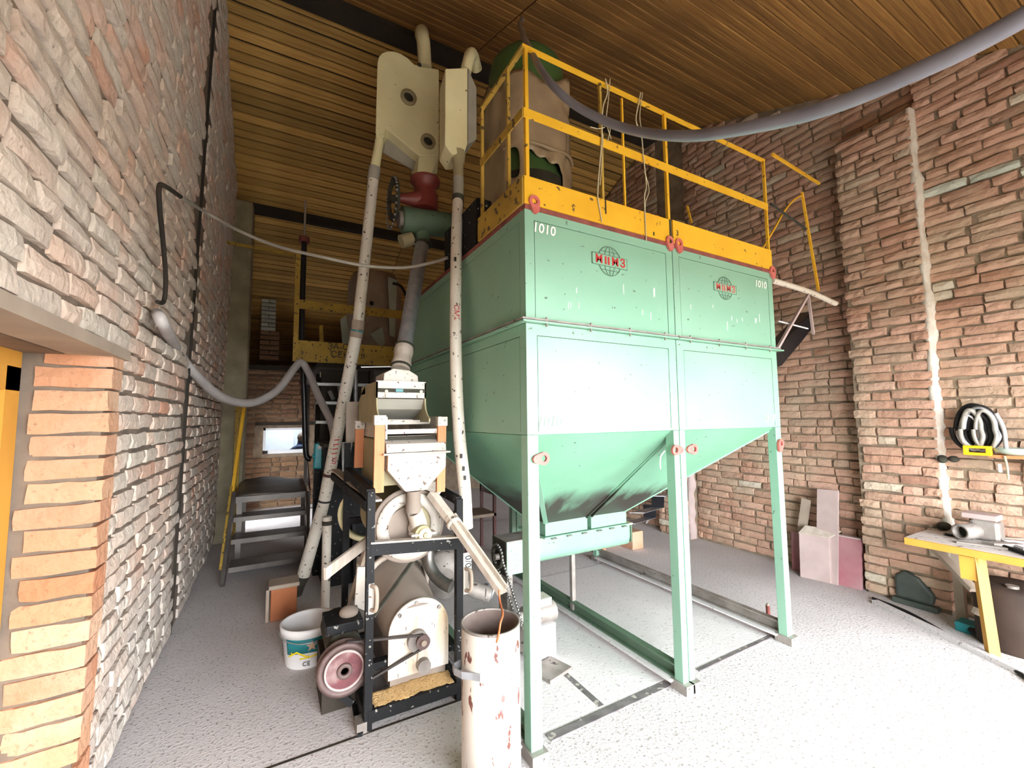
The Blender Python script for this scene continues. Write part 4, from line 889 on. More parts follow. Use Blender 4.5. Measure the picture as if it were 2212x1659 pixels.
for sg in (1, -1):
    dx, dz = s1.x-wc.x, s1.z-wc.z; Ld = math.hypot(dx, dz); th = math.atan2(dz, dx); al = math.asin((0.117-0.032)/Ld)
    na = th+sg*(math.pi/2-al)
    p = V((wc.x+0.117*math.cos(na), ya, wc.z+0.117*math.sin(na))); q_ = V((s1.x+0.032*math.cos(na), s1.y-0.008, s1.z+0.032*math.sin(na)))
    bl.bar(p, q_, 0.016, 0.010)
bl.build('drive_belt', 'belt', hm)
# motor behind the pulley
mc = wc+V((0.02, 0.16, 0.03))
MB().cyl(mc, mc+V((0, 0.30, 0)), 0.085, n=22).build('motor_body', 'soot', hm, bevel=0.008)
MB().box(mc.x-0.09, mc.x+0.09, mc.y-0.02, mc.y+0.18, mc.z+0.075, mc.z+0.125).build('terminal_box', 'black_paint', hm, bevel=0.006)
MB().sphere((mc.x+0.03, mc.y+0.07, mc.z+0.14), 0.045, 8, (1.1, 1, 0.7)).build('dust_heap', 'dusty_cover', hm)
MB().box(mc.x-0.10, mc.x+0.10, mc.y, mc.y+0.28, 0.0, mc.z-0.06).build('motor_stand', 'beam_dark', hm)
MB().bar(PY(700, 1470, HYF+0.1), PY(760, 1520, HYF+0.1), 0.02, 0.03).build('motor_rail', 'black_paint', hm)
# white cabinet, duct and fan behind
MB().prism(polyY([(766, 1310), (772, 1225), (800, 1225), (802, 1325)], 2.62), (0.03, 0.2, 0)).build('side_box', 'white_paint', hm)
MB().tube([PY(925, 1190, 2.62), PY(926, 1215, 2.6), PY(938, 1240, 2.56), PY(956, 1258, 2.5), PY(975, 1268, 2.45)], 0.036, 14).build('duct_elbow', 'steel', hm)
MB().lathe(PY(962, 1245, 2.86), [(0.06, -0.02), (0.15, 0), (0.165, 0.05), (0.165, 0.12), (0.15, 0.16)], 28, (0.3, 1, 0)).build('fan_casing', 'steel_dusty', hm)
MB().box(fxr-0.18, fxr-0.03, 2.62, 2.64, 0.66, 0.80).build('motor_plate', 'beam_dark', hm)
MB().cyl(PY(1000, 1265, 2.5), PY(1060, 1285, 2.42), 0.045, n=18).build('outlet_duct', 'steel_dusty', hm)
for k in (0, 0.2): MB().ring(PY(1046, 1278, 2.45)+V((k*0.15, 0, 0)), PY(1050, 1279, 2.45)+V((k*0.15, 0, 0)), 0.043, 0.05, 18).build('hose_clamp', 'galvanised', hm)
MB().box(fxr+0.02, fxr+0.03, HYF-0.012, HYF+0.0, 0.62, 0.72).build('tally_plate', 'ink_white', hm)
text('0/0', 'tally_number', 'ink_black', hm, (fxr+0.045, HYF-0.02, 0.69), (0, 0, -1), (1, 0, 0), 0.05, 0.005)
MB().box(fxr+0.02, fxr+0.066, HYF-0.0185, HYF-0.015, 0.645, 0.735).build('tally_plate', 'ink_white', hm)
# spilled bran on the tray
sw = MB(); nx, ny = 26, 8; vs = []; fs = []
for j in range(ny+1):
    for i in range(nx+1):
        x = fxl+0.03+(fxr-fxl-0.06)*i/nx; y = HYF-0.005+0.085*j/ny
        vs.append((x, y, 0.072+0.030*(j/ny)+0.010*mnoise.noise(V((x*14, y*14, 0)))+0.006*mnoise.noise(V((x*60, y*60, 3)))))
fs = [(j*(nx+1)+i, j*(nx+1)+i+1, (j+1)*(nx+1)+i+1, (j+1)*(nx+1)+i) for j in range(ny) for i in range(nx)]
sw.add(vs, fs, True); so = sw.build('bran_heap', 'sawdust', None, off=V((0.65, 2.22, 0.07))); so['kind'] = 'stuff'; tag(so, 'golden bran spilled on the tray under the huller', 'bran')
sd = so.modifiers.new('depth', 'SOLIDIFY'); sd.thickness = 0.02; sd.offset = -1
# boards and sticks leaning at the left of the huller
tag(MB().bar(PY(702, 1240, 2.35), PY(800, 1165, 2.62), 0.014, 0.062, V((0.3, 0.2, 1))).build('loose_board', 'wood_chute', off=PY(702, 1240, 2.35)), 'pale board poking out left of the huller frame', 'board')
tag(MB().bar(PZ(728, 1405), PY(790, 1185, 2.6), 0.02, 0.03).build('rusty_stick', 'wood_grey', off=PZ(728, 1405)), 'rusty flat stick leaning behind the huller leg', 'stick')
vp = thing('standing_pipe', 'thin white pipe standing upright behind the wooden block', 'pipe', PZ(700, 1310))
a = PZ(702, 1330); MB().cyl(a, (a.x+0.0, a.y, PY(714, 1115, a.y).z), 0.030, 0.033, 16).build('pipe_section', 'pipe_white', vp); MB().ring((a.x, a.y, 0.66), (a.x, a.y, 0.69), 0.03, 0.036, 16).build('collar', 'soot', vp)
# wooden chute from the drum to the white bin
ch = thing('wooden_chute', 'whitened wooden chute slanting from the sieve to the white bin', 'chute', PY(1085, 1285, 1.86))
C0, C1, C2 = PY(932, 1066, 2.30), PY(980, 1130, 2.16), PY(1086, 1282, 1.84)
dd = (C2-C1).normalized(); 
MB().bar(C0, C1, 0.05, 0.035).build('upper_board', 'wood_chute', ch)
MB().bar(C1-dd*0.03, C2, 0.058, 0.010).bar(C1-dd*0.03+V((-0.024, -0.012, 0.014)), C2+V((-0.024, -0.012, 0.014)), 0.010, 0.03).bar(C1-dd*0.03+V((0.024, 0.012, 0.014)), C2+V((0.024, 0.012, 0.014)), 0.010, 0.03).build('trough', 'wood_chute', ch)
MB().ring(C1-dd*0.012, C1+dd*0.012, 0.030, 0.040, 10).build('metal_band', 'white_paint', ch)
# white cylinder bin
bx, by, br, bz = 0.79, 1.62, 0.117, 0.635
cb_ = thing('cylinder_bin', 'tall chipped white steel cylinder bin with open top, in front of the huller', 'bin', (bx, by, 0))
MB().ring((bx, by, 0), (bx, by, bz), br-0.004, br, 40).build('shell', 'white_bin', cb_)
MB().ring((bx, by, 0.02), (bx, by, bz-0.004), br-0.007, br-0.0045, 40).build('liner', 'bin_inside', cb_)
MB().cyl((bx, by, 0.03), (bx, by, 0.06), br-0.004, n=36).build('bottom', 'bin_inside', cb_)
MB().ring((bx, by, bz-0.006), (bx, by, bz+0.002), br-0.006, br+0.003, 40).build('rim', 'steel_dusty', cb_)
hx = [V((bx+(br+0.006)*math.cos(a), by+(br+0.006)*math.sin(a), 0.475)) for a in (-1.75, -2.1)]
ha = [(-2.35, 0.004), (-2.6, 0.006), (-2.9, 0.026), (-3.15, 0.036), (-3.35, 0.034), (-3.5, 0.004)]
hv = MB(); pts = [V((bx+(br+r)*math.cos(a), by+(br+r)*math.sin(a), 0.485)) for a, r in ha]
for i in range(len(pts)-1): hv.bar(pts[i], pts[i+1], 0.006, 0.026)
hv.build('strap_handle', 'galvanised', cb_)
wr_ = thing('copper_wire', 'bent copper wire hooked over the rim of the white bin', 'wire', PY(1075, 1390, by-0.13))
MB().tube([PY(1078, 1275, by-0.02), PY(1080, 1300, by-0.04), PY(1086, 1325, by-0.10), (PY(1081, 1345, by-0.124)), PY(1078, 1365, by-0.128), PY(1073, 1388, by-0.126)], 0.0042, 8).build('strand', 'copper_wire', wr_)
MB().tube([PY(1050, 1272, 1.72), PY(1049, 1290, 1.70), PY(1052, 1296, 1.70)], 0.003, 6).build('hook', 'steel', wr_)
# bucket
kx, ky = 0.232, 3.02
bk = thing('paint_bucket', 'white plastic paint bucket with teal label standing on the floor', 'bucket', (kx, ky, 0))
bh = PY(666, 1338, ky).z; rb, rt_ = 0.128, 0.152
MB().lathe((kx, ky, 0), [(rb, 0), (rb+(rt_-rb)*0.78, bh*0.78), (rt_+0.006, bh*0.785), (rt_+0.008, bh*0.90), (rt_+0.010, bh), (rt_-0.004, bh), (rt_-0.006, bh*0.9), (rb-0.004, 0.015), (0.002, 0.012)], 44, caps=False).build('bucket_body', 'bucket_white', bk)
def bucket_patch(name, m, uv, lift=0.0015, parent=bk):
    vs = []
    for a, z in uv:
        r = rb+(rt_-rb)*z/bh*1.0+lift; vs.append((kx+r*math.cos(a), ky+r*math.sin(a), z))
    return vs
def sheet(name, m, a0, a1, fz0, fz1, lift, n=24, parent=bk):
    b = MB(); vs = []
    for i in range(n+1):
        a = a0+(a1-a0)*i/n; za, zb2 = fz0((a-a0)/(a1-a0)), fz1((a-a0)/(a1-a0))
        for z in (za, zb2):
            r = rb+(rt_-rb)*z/bh+lift; vs.append((kx+r*math.cos(a), ky+r*math.sin(a), z))
    b.add(vs, [(2*i, 2*i+2, 2*i+3, 2*i+1) for i in range(n)], True); o = b.build(name, m, parent, fix=False)
    s_ = o.modifiers.new('s', 'SOLIDIFY'); s_.thickness = 0.0012; s_.offset = 0; return o
fa = math.atan2(-ky, -kx)     # the side facing the door
zi = bh
lab = sheet('label', 'teal', fa-0.95, fa+0.62, lambda t: zi*(0.36 if t < 0.05 else 0.36+0.05*math.sin(t*3)), lambda t: zi*0.77, 0.0015)
def roofline(t): return zi*(0.30+0.0*t+0.13*max(0, 1-abs(t-0.45)/0.45))
sheet('house_mark', 'label_yellow', fa-0.85, fa+0.02, lambda t: roofline(t), lambda t: roofline(t)+zi*0.045, 0.0035, parent=lab)
sheet('swash', 'label_yellow', fa-0.35, fa+0.55, lambda t: zi*(0.26+0.05*t), lambda t: zi*(0.295+0.05*t), 0.003, parent=lab)
sheet('chimney_mark', 'label_yellow', fa-0.72, fa-0.66, lambda t: zi*0.38, lambda t: zi*0.44, 0.0032, 3, parent=lab)
st = MB(); sa, sz, sr = fa+0.12, zi*0.58, 0.034; pts = []
for i in range(10):
    rr = sr if i % 2 == 0 else sr*0.42; t_ = math.pi/2+i*math.pi/5; z = sz+rr*math.sin(t_); r = rb+(rt_-rb)*z/bh+0.004; a = sa+rr*math.cos(t_)/r
    pts.append(V((kx+r*math.cos(a), ky+r*math.sin(a), z)))
ctr = V((kx+(rb+(rt_-rb)*sz/bh+0.005)*math.cos(sa), ky+(rb+(rt_-rb)*sz/bh+0.005)*math.sin(sa), sz))
st.add(pts+[ctr], [(i, (i+1) % 10, 10) for i in range(10)]); st.build('star_mark', 'star_copper', lab, fix=False)
tr_ = V((-math.sin(fa), math.cos(fa), 0)); text('CE', 'lettering', 'ink_black', lab, V((kx+(rb+0.012)*math.cos(fa-0.08), ky+(rb+0.012)*math.sin(fa-0.08), zi*0.15)), tr_, (0, 0, 1), 0.034, 0.0)
MB().tube([V((kx+(rt_+0.014)*math.cos(a), ky+(rt_+0.014)*math.sin(a), bh*0.86-bh*0.16*math.sin((a-fa+1.45)/2.9*math.pi))) for a in [fa-1.45+2.9*i/14 for i in range(15)]], 0.003, 6).build('bail_handle', 'galvanised', bk)
# wooden block
c0, c1 = PZ(583, 1345), PZ(640, 1330)
wb = thing('wooden_block', 'upright orange brown wooden block on the floor behind the bucket', 'block', ((c0.x+c1.x)/2, c0.y+0.08, 0))
bz2 = PY(610, 1262, c0.y).z
MB().box(c0.x, c1.x, c0.y, c0.y+0.16, 0, bz2-0.03).build('block_body', 'block_wood', wb, bevel=0.006)
MB().box(c0.x-0.015, c1.x+0.015, c0.y-0.012, c0.y+0.17, bz2-0.03, bz2).build('block_top', 'wood_grey', wb, bevel=0.008)
MB().bar((c0.x-0.02, c0.y+0.02, 0), (c0.x-0.02, c0.y+0.02, bz2-0.03), 0.02, 0.02).build('side_strip', 'wood_grey', wb)
# ================================================================== screw conveyor under the outlets
CY = 2.60
sc = thing('screw_conveyor', 'green trough screw conveyor under the hopper outlets', 'conveyor', (1.9, CY, 0))
cx0, cx1, cz, cr = 1.34, 2.43, 0.545, 0.085
prof = [(CY-cr, 0.63), (CY-cr, cz)]+[(CY-cr*math.cos(a), cz-cr*math.sin(a)) for a in [math.pi*i/14 for i in range(1, 14)]]+[(CY+cr, cz), (CY+cr, 0.63)]
MB().prism([(cx0+0.2, a, b_) for a, b_ in prof], (cx1-cx0-0.2, 0, 0)).build('trough', 'green', sc)
MB().box(cx0, cx0+0.22, CY-cr-0.01, CY+cr+0.01, 0.44, 0.645).build('drive_box', 'green', sc, bevel=0.004)
MB().box(cx0-0.006, cx0, CY-cr-0.014, CY+cr+0.014, 0.435, 0.65).build('end_plate', 'soot', sc)
MB().box(cx0+0.0, cx0+0.22, CY-cr-0.01, CY+cr+0.01, 0.645, 0.652).build('cover_plate', 'steel_dusty', sc)
MB().box(cx0+0.22, cx1, CY-cr-0.02, CY+cr+0.02, 0.63, 0.642).build('cover_plate', 'cream', sc)
MB().box(cx1-0.012, cx1, CY-cr-0.012, CY+cr+0.012, 0.50, 0.64).build('end_plate', 'green_dull', sc)
for k in range(4): MB().box(1.62+0.2*k, 1.74+0.2*k, CY-cr-0.05, CY-cr+0.03, 0.643, 0.656).build('slide_gate', 'steel_dusty', sc)
MB().box(1.36, 1.40, CY-0.06, CY+0.06, 0, 0.46).build('stand', 'steel_dusty', sc); MB().box(1.94, 1.97, CY+0.02, CY+0.05, 0, 0.47).build('stand', 'steel_dusty', sc)
gw = V((cx0-0.03, CY-0.03, 0.55))
MB().ring(gw, gw+V((-0.012, 0, 0)), 0.05, 0.075, 26).build('sprocket', 'soot', sc); MB().cyl(gw+V((0.03, 0, 0)), gw+V((-0.025, 0, 0)), 0.02, n=12).build('sprocket_hub', 'steel_dusty', sc)
g2 = gw+V((0.02, -0.24, -0.30)); chn = MB()
for k in range(46):
    t_ = k/46
    if t_ < 0.42: p = (gw+V((-0.006, 0.07, 0))).lerp(g2+V((-0.006, 0.035, 0.0)), t_/0.42)
    elif t_ < 0.58: a = (t_-0.42)/0.16*math.pi; p = g2+V((-0.006, 0.038*math.cos(a), -0.038*math.sin(a)))
    else: p = (g2+V((-0.006, -0.035, 0))).lerp(gw+V((-0.006, -0.07, 0)), (t_-0.58)/0.42)
    chn.sphere(p, 0.010, 4)
for k in range(12):
    a = math.pi*k/11; chn.sphere(gw+V((-0.006, -0.075*math.cos(a), 0.075*math.sin(a))), 0.010, 4)
chn.build('drive_chain', 'steel', sc)
dm = thing('drive_motor', 'dusty drive motor with small sprocket beside the white bin', 'motor', (g2.x+0.05, g2.y, 0))
MB().cyl(g2+V((0.02, 0, 0)), g2+V((-0.015, 0, 0)), 0.034, n=18).build('small_sprocket', 'steel_dusty', dm)
MB().cyl(g2+V((0.03, 0, 0)), g2+V((0.24, 0, 0)), 0.06, n=20).build('motor_body', 'steel_dusty', dm, bevel=0.006)
MB().box(g2.x+0.05, g2.x+0.22, g2.y-0.06, g2.y+0.06, 0, g2.z-0.05).build('motor_stand', 'concrete_pit', dm)
MB().box(g2.x+0.07, g2.x+0.2, g2.y-0.05, g2.y+0.05, g2.z+0.055, g2.z+0.10).build('terminal_box', 'white_paint', dm)
c = PZ(1158, 1424)
fm = thing('floor_motor', 'grey motor with round mesh cowl lying behind the front hopper leg', 'motor', (c.x, c.y+0.05, 0))
mx = V((c.x+0.0, c.y, 0.085)); ax_ = V((0.25, -0.8, 0)).normalized()
MB().cyl(mx, mx-ax_*0.22, 0.072, n=26).build('motor_body', 'steel_dusty', fm, bevel=0.006)
MB().ring(mx+ax_*0.03, mx-ax_*0.02, 0.062, 0.076, 28).build('cowl_rim', 'galvanised', fm); MB().cyl(mx+ax_*0.01, mx+ax_*0.005, 0.064, n=26).build('cowl_back', 'recess_shade', fm)
gm = MB(); sx = ax_.cross(V((0, 0, 1)))
for k in range(-4, 5):
    w_ = math.sqrt(max(0, 0.06**2-(k*0.0135)**2))
    gm.bar(mx+ax_*0.022+sx*k*0.0135-V((0, 0, w_)), mx+ax_*0.022+sx*k*0.0135+V((0, 0, w_)), 0.003, 0.003); gm.bar(mx+ax_*0.024+V((0, 0, k*0.0135))-sx*w_, mx+ax_*0.024+V((0, 0, k*0.0135))+sx*w_, 0.003, 0.003)
gm.build('mesh_grille', 'galvanised', fm)
MB().box(c.x-0.04, c.x+0.04, c.y+0.03, c.y+0.16, 0, 0.02).build('motor_foot', 'steel_dusty', fm)
# bits on the floor behind
p = PZ(1382, 1186); blk = thing('masonry_curb', 'pinkish plastered masonry curb on the floor behind the conveyor', 'curb', (p.x, p.y, 0))
MB().box(p.x-0.10, p.x+0.06, p.y, p.y+0.30, 0, 0.19).build('end_block', 'brick_jamb', blk, bevel=0.01)
a, b_ = PZ(1305, 1190), PZ(1375, 1172); MB().box(a.x, p.x-0.10, a.y+0.10, a.y+0.20, 0, 0.15).build('low_wall', 'brick_jamb', blk, bevel=0.01)
tag(MB().box(a.x-0.14, a.x-0.02, a.y-0.06, a.y+0.02, 0, 0.10).build('concrete_block', 'brick_jamb', off=(a.x-0.08, a.y, 0), bevel=0.012), 'small pink block beside the masonry curb', 'block')
ms = thing('metal_sheets', 'bent dark metal sheets leaning behind the right hopper', 'metal sheets', PZ(1400, 1130))
for k, (u, v_) in enumerate((((1340, 1131), (1390, 1118)), ((1360, 1108), (1408, 1096)), ((1405, 1072), (1438, 1066)))):
    A_, B_ = PY(*u, 3.6), PY(*v_, 3.85); MB().prism([A_, B_, B_+V((0.10, -0.1, 0.0)), A_+V((0.12, -0.1, 0))], (0, 0, 0.006)).build('sheet', 'galvanised', ms)
    MB().prism([B_, B_+V((0.10, -0.1, 0.0)), B_+V((0.17, -0.05, 0.14)), B_+V((0.06, 0.06, 0.14))], (0.004, 0.004, 0)).build('bent_flap', 'black_plastic', ms)
MB().bar(PY(1395, 1130, 3.9), PY(1460, 1040, 3.75), 0.02, 0.02).build('support_bar', 'steel_dusty', ms)
# brown chair in the dark
q = PZ(1062, 1198); cr_ = thing('wooden_chair', 'dark brown wooden chair in the shadow behind the left hopper leg', 'chair', (q.x, q.y, 0))
sx0, sy0 = q.x-0.10, q.y
MB().box(sx0-0.20, sx0+0.16, sy0, sy0+0.36, 0.40, 0.43).build('seat', 'wood_grey', cr_)
MB().box(sx0+0.13, sx0+0.16, sy0, sy0+0.36, 0.62, 0.86).build('backrest', 'chair_brown', cr_)
for dx, dy, hh in ((-0.19, 0.01, 0.40), (-0.19, 0.32, 0.40), (0.13, 0.0, 0.86), (0.13, 0.33, 0.86)): MB().box(sx0+dx, sx0+dx+0.03, sy0+dy, sy0+dy+0.03, 0, hh).build('leg', 'chair_brown', cr_)
# steel pin and base plates by the right leg
q = PZ(1661, 1357); pn = thing('steel_pin', 'rusty steel pin standing upright near the right hopper leg', 'pin', q)
MB().cyl(q, (q.x, q.y, 0.15), 0.013, n=12).build('pin', 'rust_red', pn); MB().cyl((q.x, q.y, 0.15), (q.x, q.y, 0.165), 0.011, 0.007, 12).build('pin_tip', 'wood_grey', pn); MB().box(q.x-0.03, q.x+0.03, q.y-0.02, q.y+0.02, 0, 0.008).build('base_plate', 'steel_dusty', pn)
# ================================================================== left hoses and cables
def hose(name, pts, r, m, label, cat='hose', n=10): return tag(MB().tube(pts, r, n).build(name, m, off=V(pts[0])), label, cat)
hose('grey_hose', [PX(340, 676, -0.50), PX(352, 700, -0.46), PY(385, 760, 3.6), PY(420, 806, 3.9), PY(480, 858, 4.3), PY(545, 870, 4.6), PY(600, 842, 4.8), PY(636, 795, 4.95), PY(650, 783, 5.0), PY(664, 800, 5.0), PY(690, 860, 4.7), PY(715, 912, 4.4), PY(724, 960, 4.3)], [0.024, 0.026, 0.031, 0.034, 0.036, 0.037, 0.037, 0.037, 0.037, 0.037, 0.036, 0.035, 0.035], 'hose_grey', 'pale grey ribbed hose drooping from the left brick wall to the platform corner', n=12)
hose('wall_cable', [PX(340, 652, -0.49), PX(354, 650, -0.485), PX(358, 600, -0.48), PX(352, 520, -0.47), PX(345, 450, -0.46), PX(344, 404, -0.45), PX(356, 402, -0.43), PX(390, 425, -0.40)], 0.010, 'beam_dark', 'dark cable looped down the left brick wall', 'cable', 8)
hose('air_line', [PX(390, 425, -0.40), PY(440, 456, 3.4), PY(520, 500, 3.35), PY(600, 532, 3.2), PY(700, 556, 3.0), PY(790, 574, 2.95), PY(870, 578, 2.9), PY(930, 568, 2.75), PY(966, 557, 2.6)], 0.011, 'cable_grey', 'thin grey air line strung from the left wall to the hopper', 'cable', 8)
# ================================================================== stair with landing
sw0 = PZ(480, 1268)
stt = thing('steel_stair', 'short dark steel stair with treads and plate landing at the left wall', 'stair', (0, sw0.y, 0))
x0, x1 = sw0.x, PY(664, 1150, 5.1).x
trd = [(4.80, PY(570, 1216, 4.80).z), (5.0, PY(570, 1158, 5.0).z), (5.2, PY(570, 1112, 5.2).z)]
LZ = PY(580, 1068, 5.35).z
for y, z in trd: MB().box(x0+0.03, x1-0.02, y, y+0.26, z-0.045, z).build('tread', 'stair_steel', stt)
nx, ny = 10, 8; vs = []; lw = MB()
for j in range(ny+1):
    for i in range(nx+1):
        x = x0+0.03+(x1-x0-0.02)*i/nx; y = 5.35+0.95*j/ny; vs.append((x, y, LZ+0.02*math.sin(i/nx*math.pi*1.5)+0.012*mnoise.noise(V((x*5, y*5, 1)))+(0.06*(j/ny))))
lw.add(vs, [(j*(nx+1)+i, j*(nx+1)+i+1, (j+1)*(nx+1)+i+1, (j+1)*(nx+1)+i) for j in range(ny) for i in range(nx)], True)
lo_ = lw.build('landing_plate', 'stair_steel', stt); s_ = lo_.modifiers.new('s', 'SOLIDIFY'); s_.thickness = 0.012
MB().box(x0+0.03, x1+0.02, 5.34, 5.37, LZ-0.06, LZ).build('landing_edge', 'stair_steel', stt)
tz = PY(503, 1068, 5.35).z
MB().bar((x0, sw0.y, 0), (x0+0.02, 5.35, tz), 0.03, 0.10).build('stringer', 'stair_steel', stt); MB().bar((x0-0.02, sw0.y+0.02, 0.15), (x0-0.01, 5.35, tz+0.08), 0.02, 0.03).build('stringer_rail', 'yellow_old', stt)
MB().bar((x0+0.0, 5.35, tz), PY(528, 878, 5.7), 0.03, 0.03).build('hand_rail', 'yellow', stt)
for yy in (5.37, 6.2):
    for xx in (x0+0.04, x1-0.01): MB().box(xx, xx+0.05, yy, yy+0.04, 0, LZ-0.01).build('landing_leg', 'stair_steel', stt)
MB().bar((x1, sw0.y+0.15, 0.05), (x1, 5.35, LZ-0.02), 0.03, 0.08).build('stringer', 'stair_steel', stt)
MB().prism([(x1+0.03, 5.35, LZ), (x1+0.03, 5.9, LZ+0.04), (x1+0.03, 5.85, LZ+0.28)], (0.01, 0, 0)).build('side_plate', 'chair_brown', stt)
tag(MB().box(-0.40, -0.36, 6.13, 6.19, 0.0, PY(535, 868, 6.15).z).box(-0.36, -0.34, 6.14, 6.18, 0.0, PY(542, 868, 6.15).z).build('yellow_stanchion', 'yellow_old', off=V((-0.33, 6.16, 0))), 'flaking yellow steel stanchion in front of the plastered pier', 'post')
# ================================================================== far platform
FY = 5.2
fp_ = thing('far_platform', 'old yellow platform railing with lettered toe board at the back', 'platform', PY(745, 790, FY))
a, b_ = PY(632, 780, FY), PY(862, 796, FY)
MB().box(a.x, b_.x, FY, FY+0.02, a.z, a.z+0.235).build('toe_board', 'yellow_old', fp_)
MB().box(a.x, a.x+0.05, FY+0.001, FY+0.05, a.z, PY(634, 545, FY).z).build('post', 'yellow_old', fp_)
z = PY(634, 655, FY).z; MB().box(a.x, b_.x+0.1, FY, FY+0.012, z-0.05, z+0.05).build('middle_rail', 'yellow_old', fp_)
MB().bar(PY(636, 552, FY), PY(460, 518, 5.6), 0.03, 0.03).build('top_rail', 'yellow_old', fp_)
MB().box(a.x+0.25, RX-1.9, FY+0.02, FY+2.9, a.z-0.05, a.z).build('platform_floor', 'beam_dark', fp_)
MB().box(a.x+0.3, a.x+0.36, FY+0.8, FY+0.86, 0, a.z-0.05).box(b_.x+0.6, b_.x+0.66, FY+0.8, FY+0.86, 0, a.z-0.05).box(a.x+0.3, a.x+0.36, FY+2.7, FY+2.76, 0, a.z-0.05).build('platform_leg', 'beam_dark', fp_)
text('ЗА-СП', 'lettering', 'ink_black', fp_, PY(738, 750, FY-0.001), (1, 0, 0), (0, 0, 1), 0.10, 0.0); text('СЕКЦ  II', 'lettering', 'ink_black', fp_, PY(752, 768, FY-0.001), (1, 0, 0), (0, 0, 1), 0.10, 0.0)
po_ = thing('black_standpipe', 'glossy black upright pipe behind the far yellow railing', 'pipe', PY(656, 1000, FY+0.12))
pa, pb = PY(648, 522, FY+0.12), PY(655, 740, FY+0.12); x_ = PY(652, 700, FY+0.12)
MB().tube([PY(672, 992, FY+0.12), PY(664, 988, FY+0.12), PY(660, 965, FY+0.12), PY(657, 860, FY+0.12), (x_.x, x_.y, x_.z), (x_.x, x_.y, pa.z)], 0.030, 12).build('pipe_section', 'black_plastic', po_); MB().cyl((x_.x, x_.y, pa.z), (x_.x, x_.y, pa.z+0.06), 0.055, n=16).build('flange', 'rust_red', po_); MB().cyl((x_.x, x_.y, pa.z+0.06), (x_.x, x_.y, pa.z+0.5), 0.012, n=8).build('thin_rod', 'wood_grey', po_)
# second wrapped vessel on the platform
vx = PY(808, 740, 6.2); vs2 = thing('draped_vessel', 'grey vessel draped with torn white film on the far platform', 'vessel', (vx.x, 6.2, a.z))
tz2 = PY(808, 590, 6.2).z
MB().lathe((vx.x, 6.2, a.z), [(0.34, 0), (0.36, 0.2), (0.36, tz2-a.z-0.2), (0.30, tz2-a.z-0.05), (0.15, tz2-a.z), (0.02, tz2-a.z+0.02)], 28).build('vessel_body', 'wood_grey', vs2)
for (q1, q2, q3, q4) in (((838, 598), (858, 605), (853, 728), (842, 725)), ((735, 690), (748, 680), (755, 745), (740, 745)), ((800, 722), (826, 706), (832, 740), (824, 752))):
    MB().prism(polyY([q1, q2, q3, q4], 5.80), (0, 0.015, 0)).build('torn_film', 'film_white', vs2)
MB().tube([PY(848, 612, 5.8), PY(866, 618, 5.8), PY(878, 640, 5.8)], 0.02, 8).build('cable', 'beam_dark', vs2)
MB().sphere(PY(803, 655, 5.84), 0.03, 6).build('peep_hole', 'recess_shade', vs2)
tag(MB().prism(polyY([(690, 705), (697, 700), (700, 745), (690, 745)], 5.7), (0.0, 0.03, 0)).build('yellow_offcut', 'yellow_old', off=PY(695, 745, 5.7)), 'pointed yellow offcut standing behind the far toe board', 'offcut')
q = PY(710, 815, 5.7); tag(MB().box(PY(693, 815, 5.7).x, PY(728, 815, 5.7).x, 5.7, 5.85, q.z, PY(710, 786, 5.7).z).build('pale_switch_box', 'cream', off=q, bevel=0.02), 'pale rounded switch box under the far platform', 'box')
tag(MB().lathe(PY(738, 815, 5.65), [(0.02, -0.02), (0.11, 0), (0.12, 0.06), (0.05, 0.09)], 18, (0, -1, 0)).build('red_gauge', 'chair_brown', off=PY(738, 815, 5.65)), 'dark red round housing beside the pale switch box', 'gauge')
# pale and brown brick stacks on the loft edge
def stack(name, px0, px1, py0, py1, y, m, label, nrow):
    A_, B_ = PY(px0, py1, y), PY(px1, py0, y); r = thing(name, label, 'brick stack', ((A_.x+B_.x)/2, y, A_.z)); hgt = (B_.z-A_.z)/nrow
    for k in range(nrow):
        sp2 = 0.5 if k % 2 else 1.0
        for (u, v_) in (((0, 1),) if k % 2 == 0 else ((0, 0.48), (0.52, 1))):
            MB().box(A_.x+(B_.x-A_.x)*u, A_.x+(B_.x-A_.x)*v_, y+random.uniform(-0.01, 0.01), y+0.25, A_.z+k*hgt+0.012, A_.z+(k+1)*hgt).build('brick', m, r, bevel=0.006)
stack('brick_stack', 563, 597, 648, 714, 8.25, 'brick_pale', 'pale whitewashed brick stack on the loft edge', 8)
stack('brick_stack', 560, 604, 716, 778, 8.27, 'brick_back', 'dusty brown brick stack under the whitewashed one', 6)
# ================================================================== dark machinery between pipe and huller
x_a, x_b = PY(700, 1100, 4.15).x, PY(792, 1100, 4.15).x
bm_ = thing('black_cabinet', 'black machine cabinet in the gloom behind the leaning pipe', 'cabinet', ((x_a+x_b)/2, 4.4, 0))
MB().box(x_a, x_b+0.3, 4.15, 4.7, 0.0, PY(740, 965, 4.15).z).build('cabinet_body', 'black_paint', bm_, bevel=0.01)
MB().box(x_a-0.02, x_b+0.32, 4.12, 4.72, PY(740, 965, 4.15).z, PY(740, 957, 4.15).z).build('cabinet_top', 'soot', bm_)
MB().prism(polyY([(738, 955), (762, 955), (752, 1010), (744, 1060), (740, 1060)], 4.05), (0, 0.03, 0)).build('grey_cover', 'steel', bm_)
for q1, q2 in (((752, 1125), (748, 1260)), ((764, 1130), (768, 1255))): MB().bar(PY(*q1, 4.1), PY(*q2, 4.1), 0.03, 0.03).build('side_rail', 'black_rubber', bm_)
MB().ring(PY(790, 1110, 3.1), PY(790, 1110, 3.1)+V((0.02, 0.05, 0)), 0.16, 0.185, 30).build('hoop', 'cream', bm_)
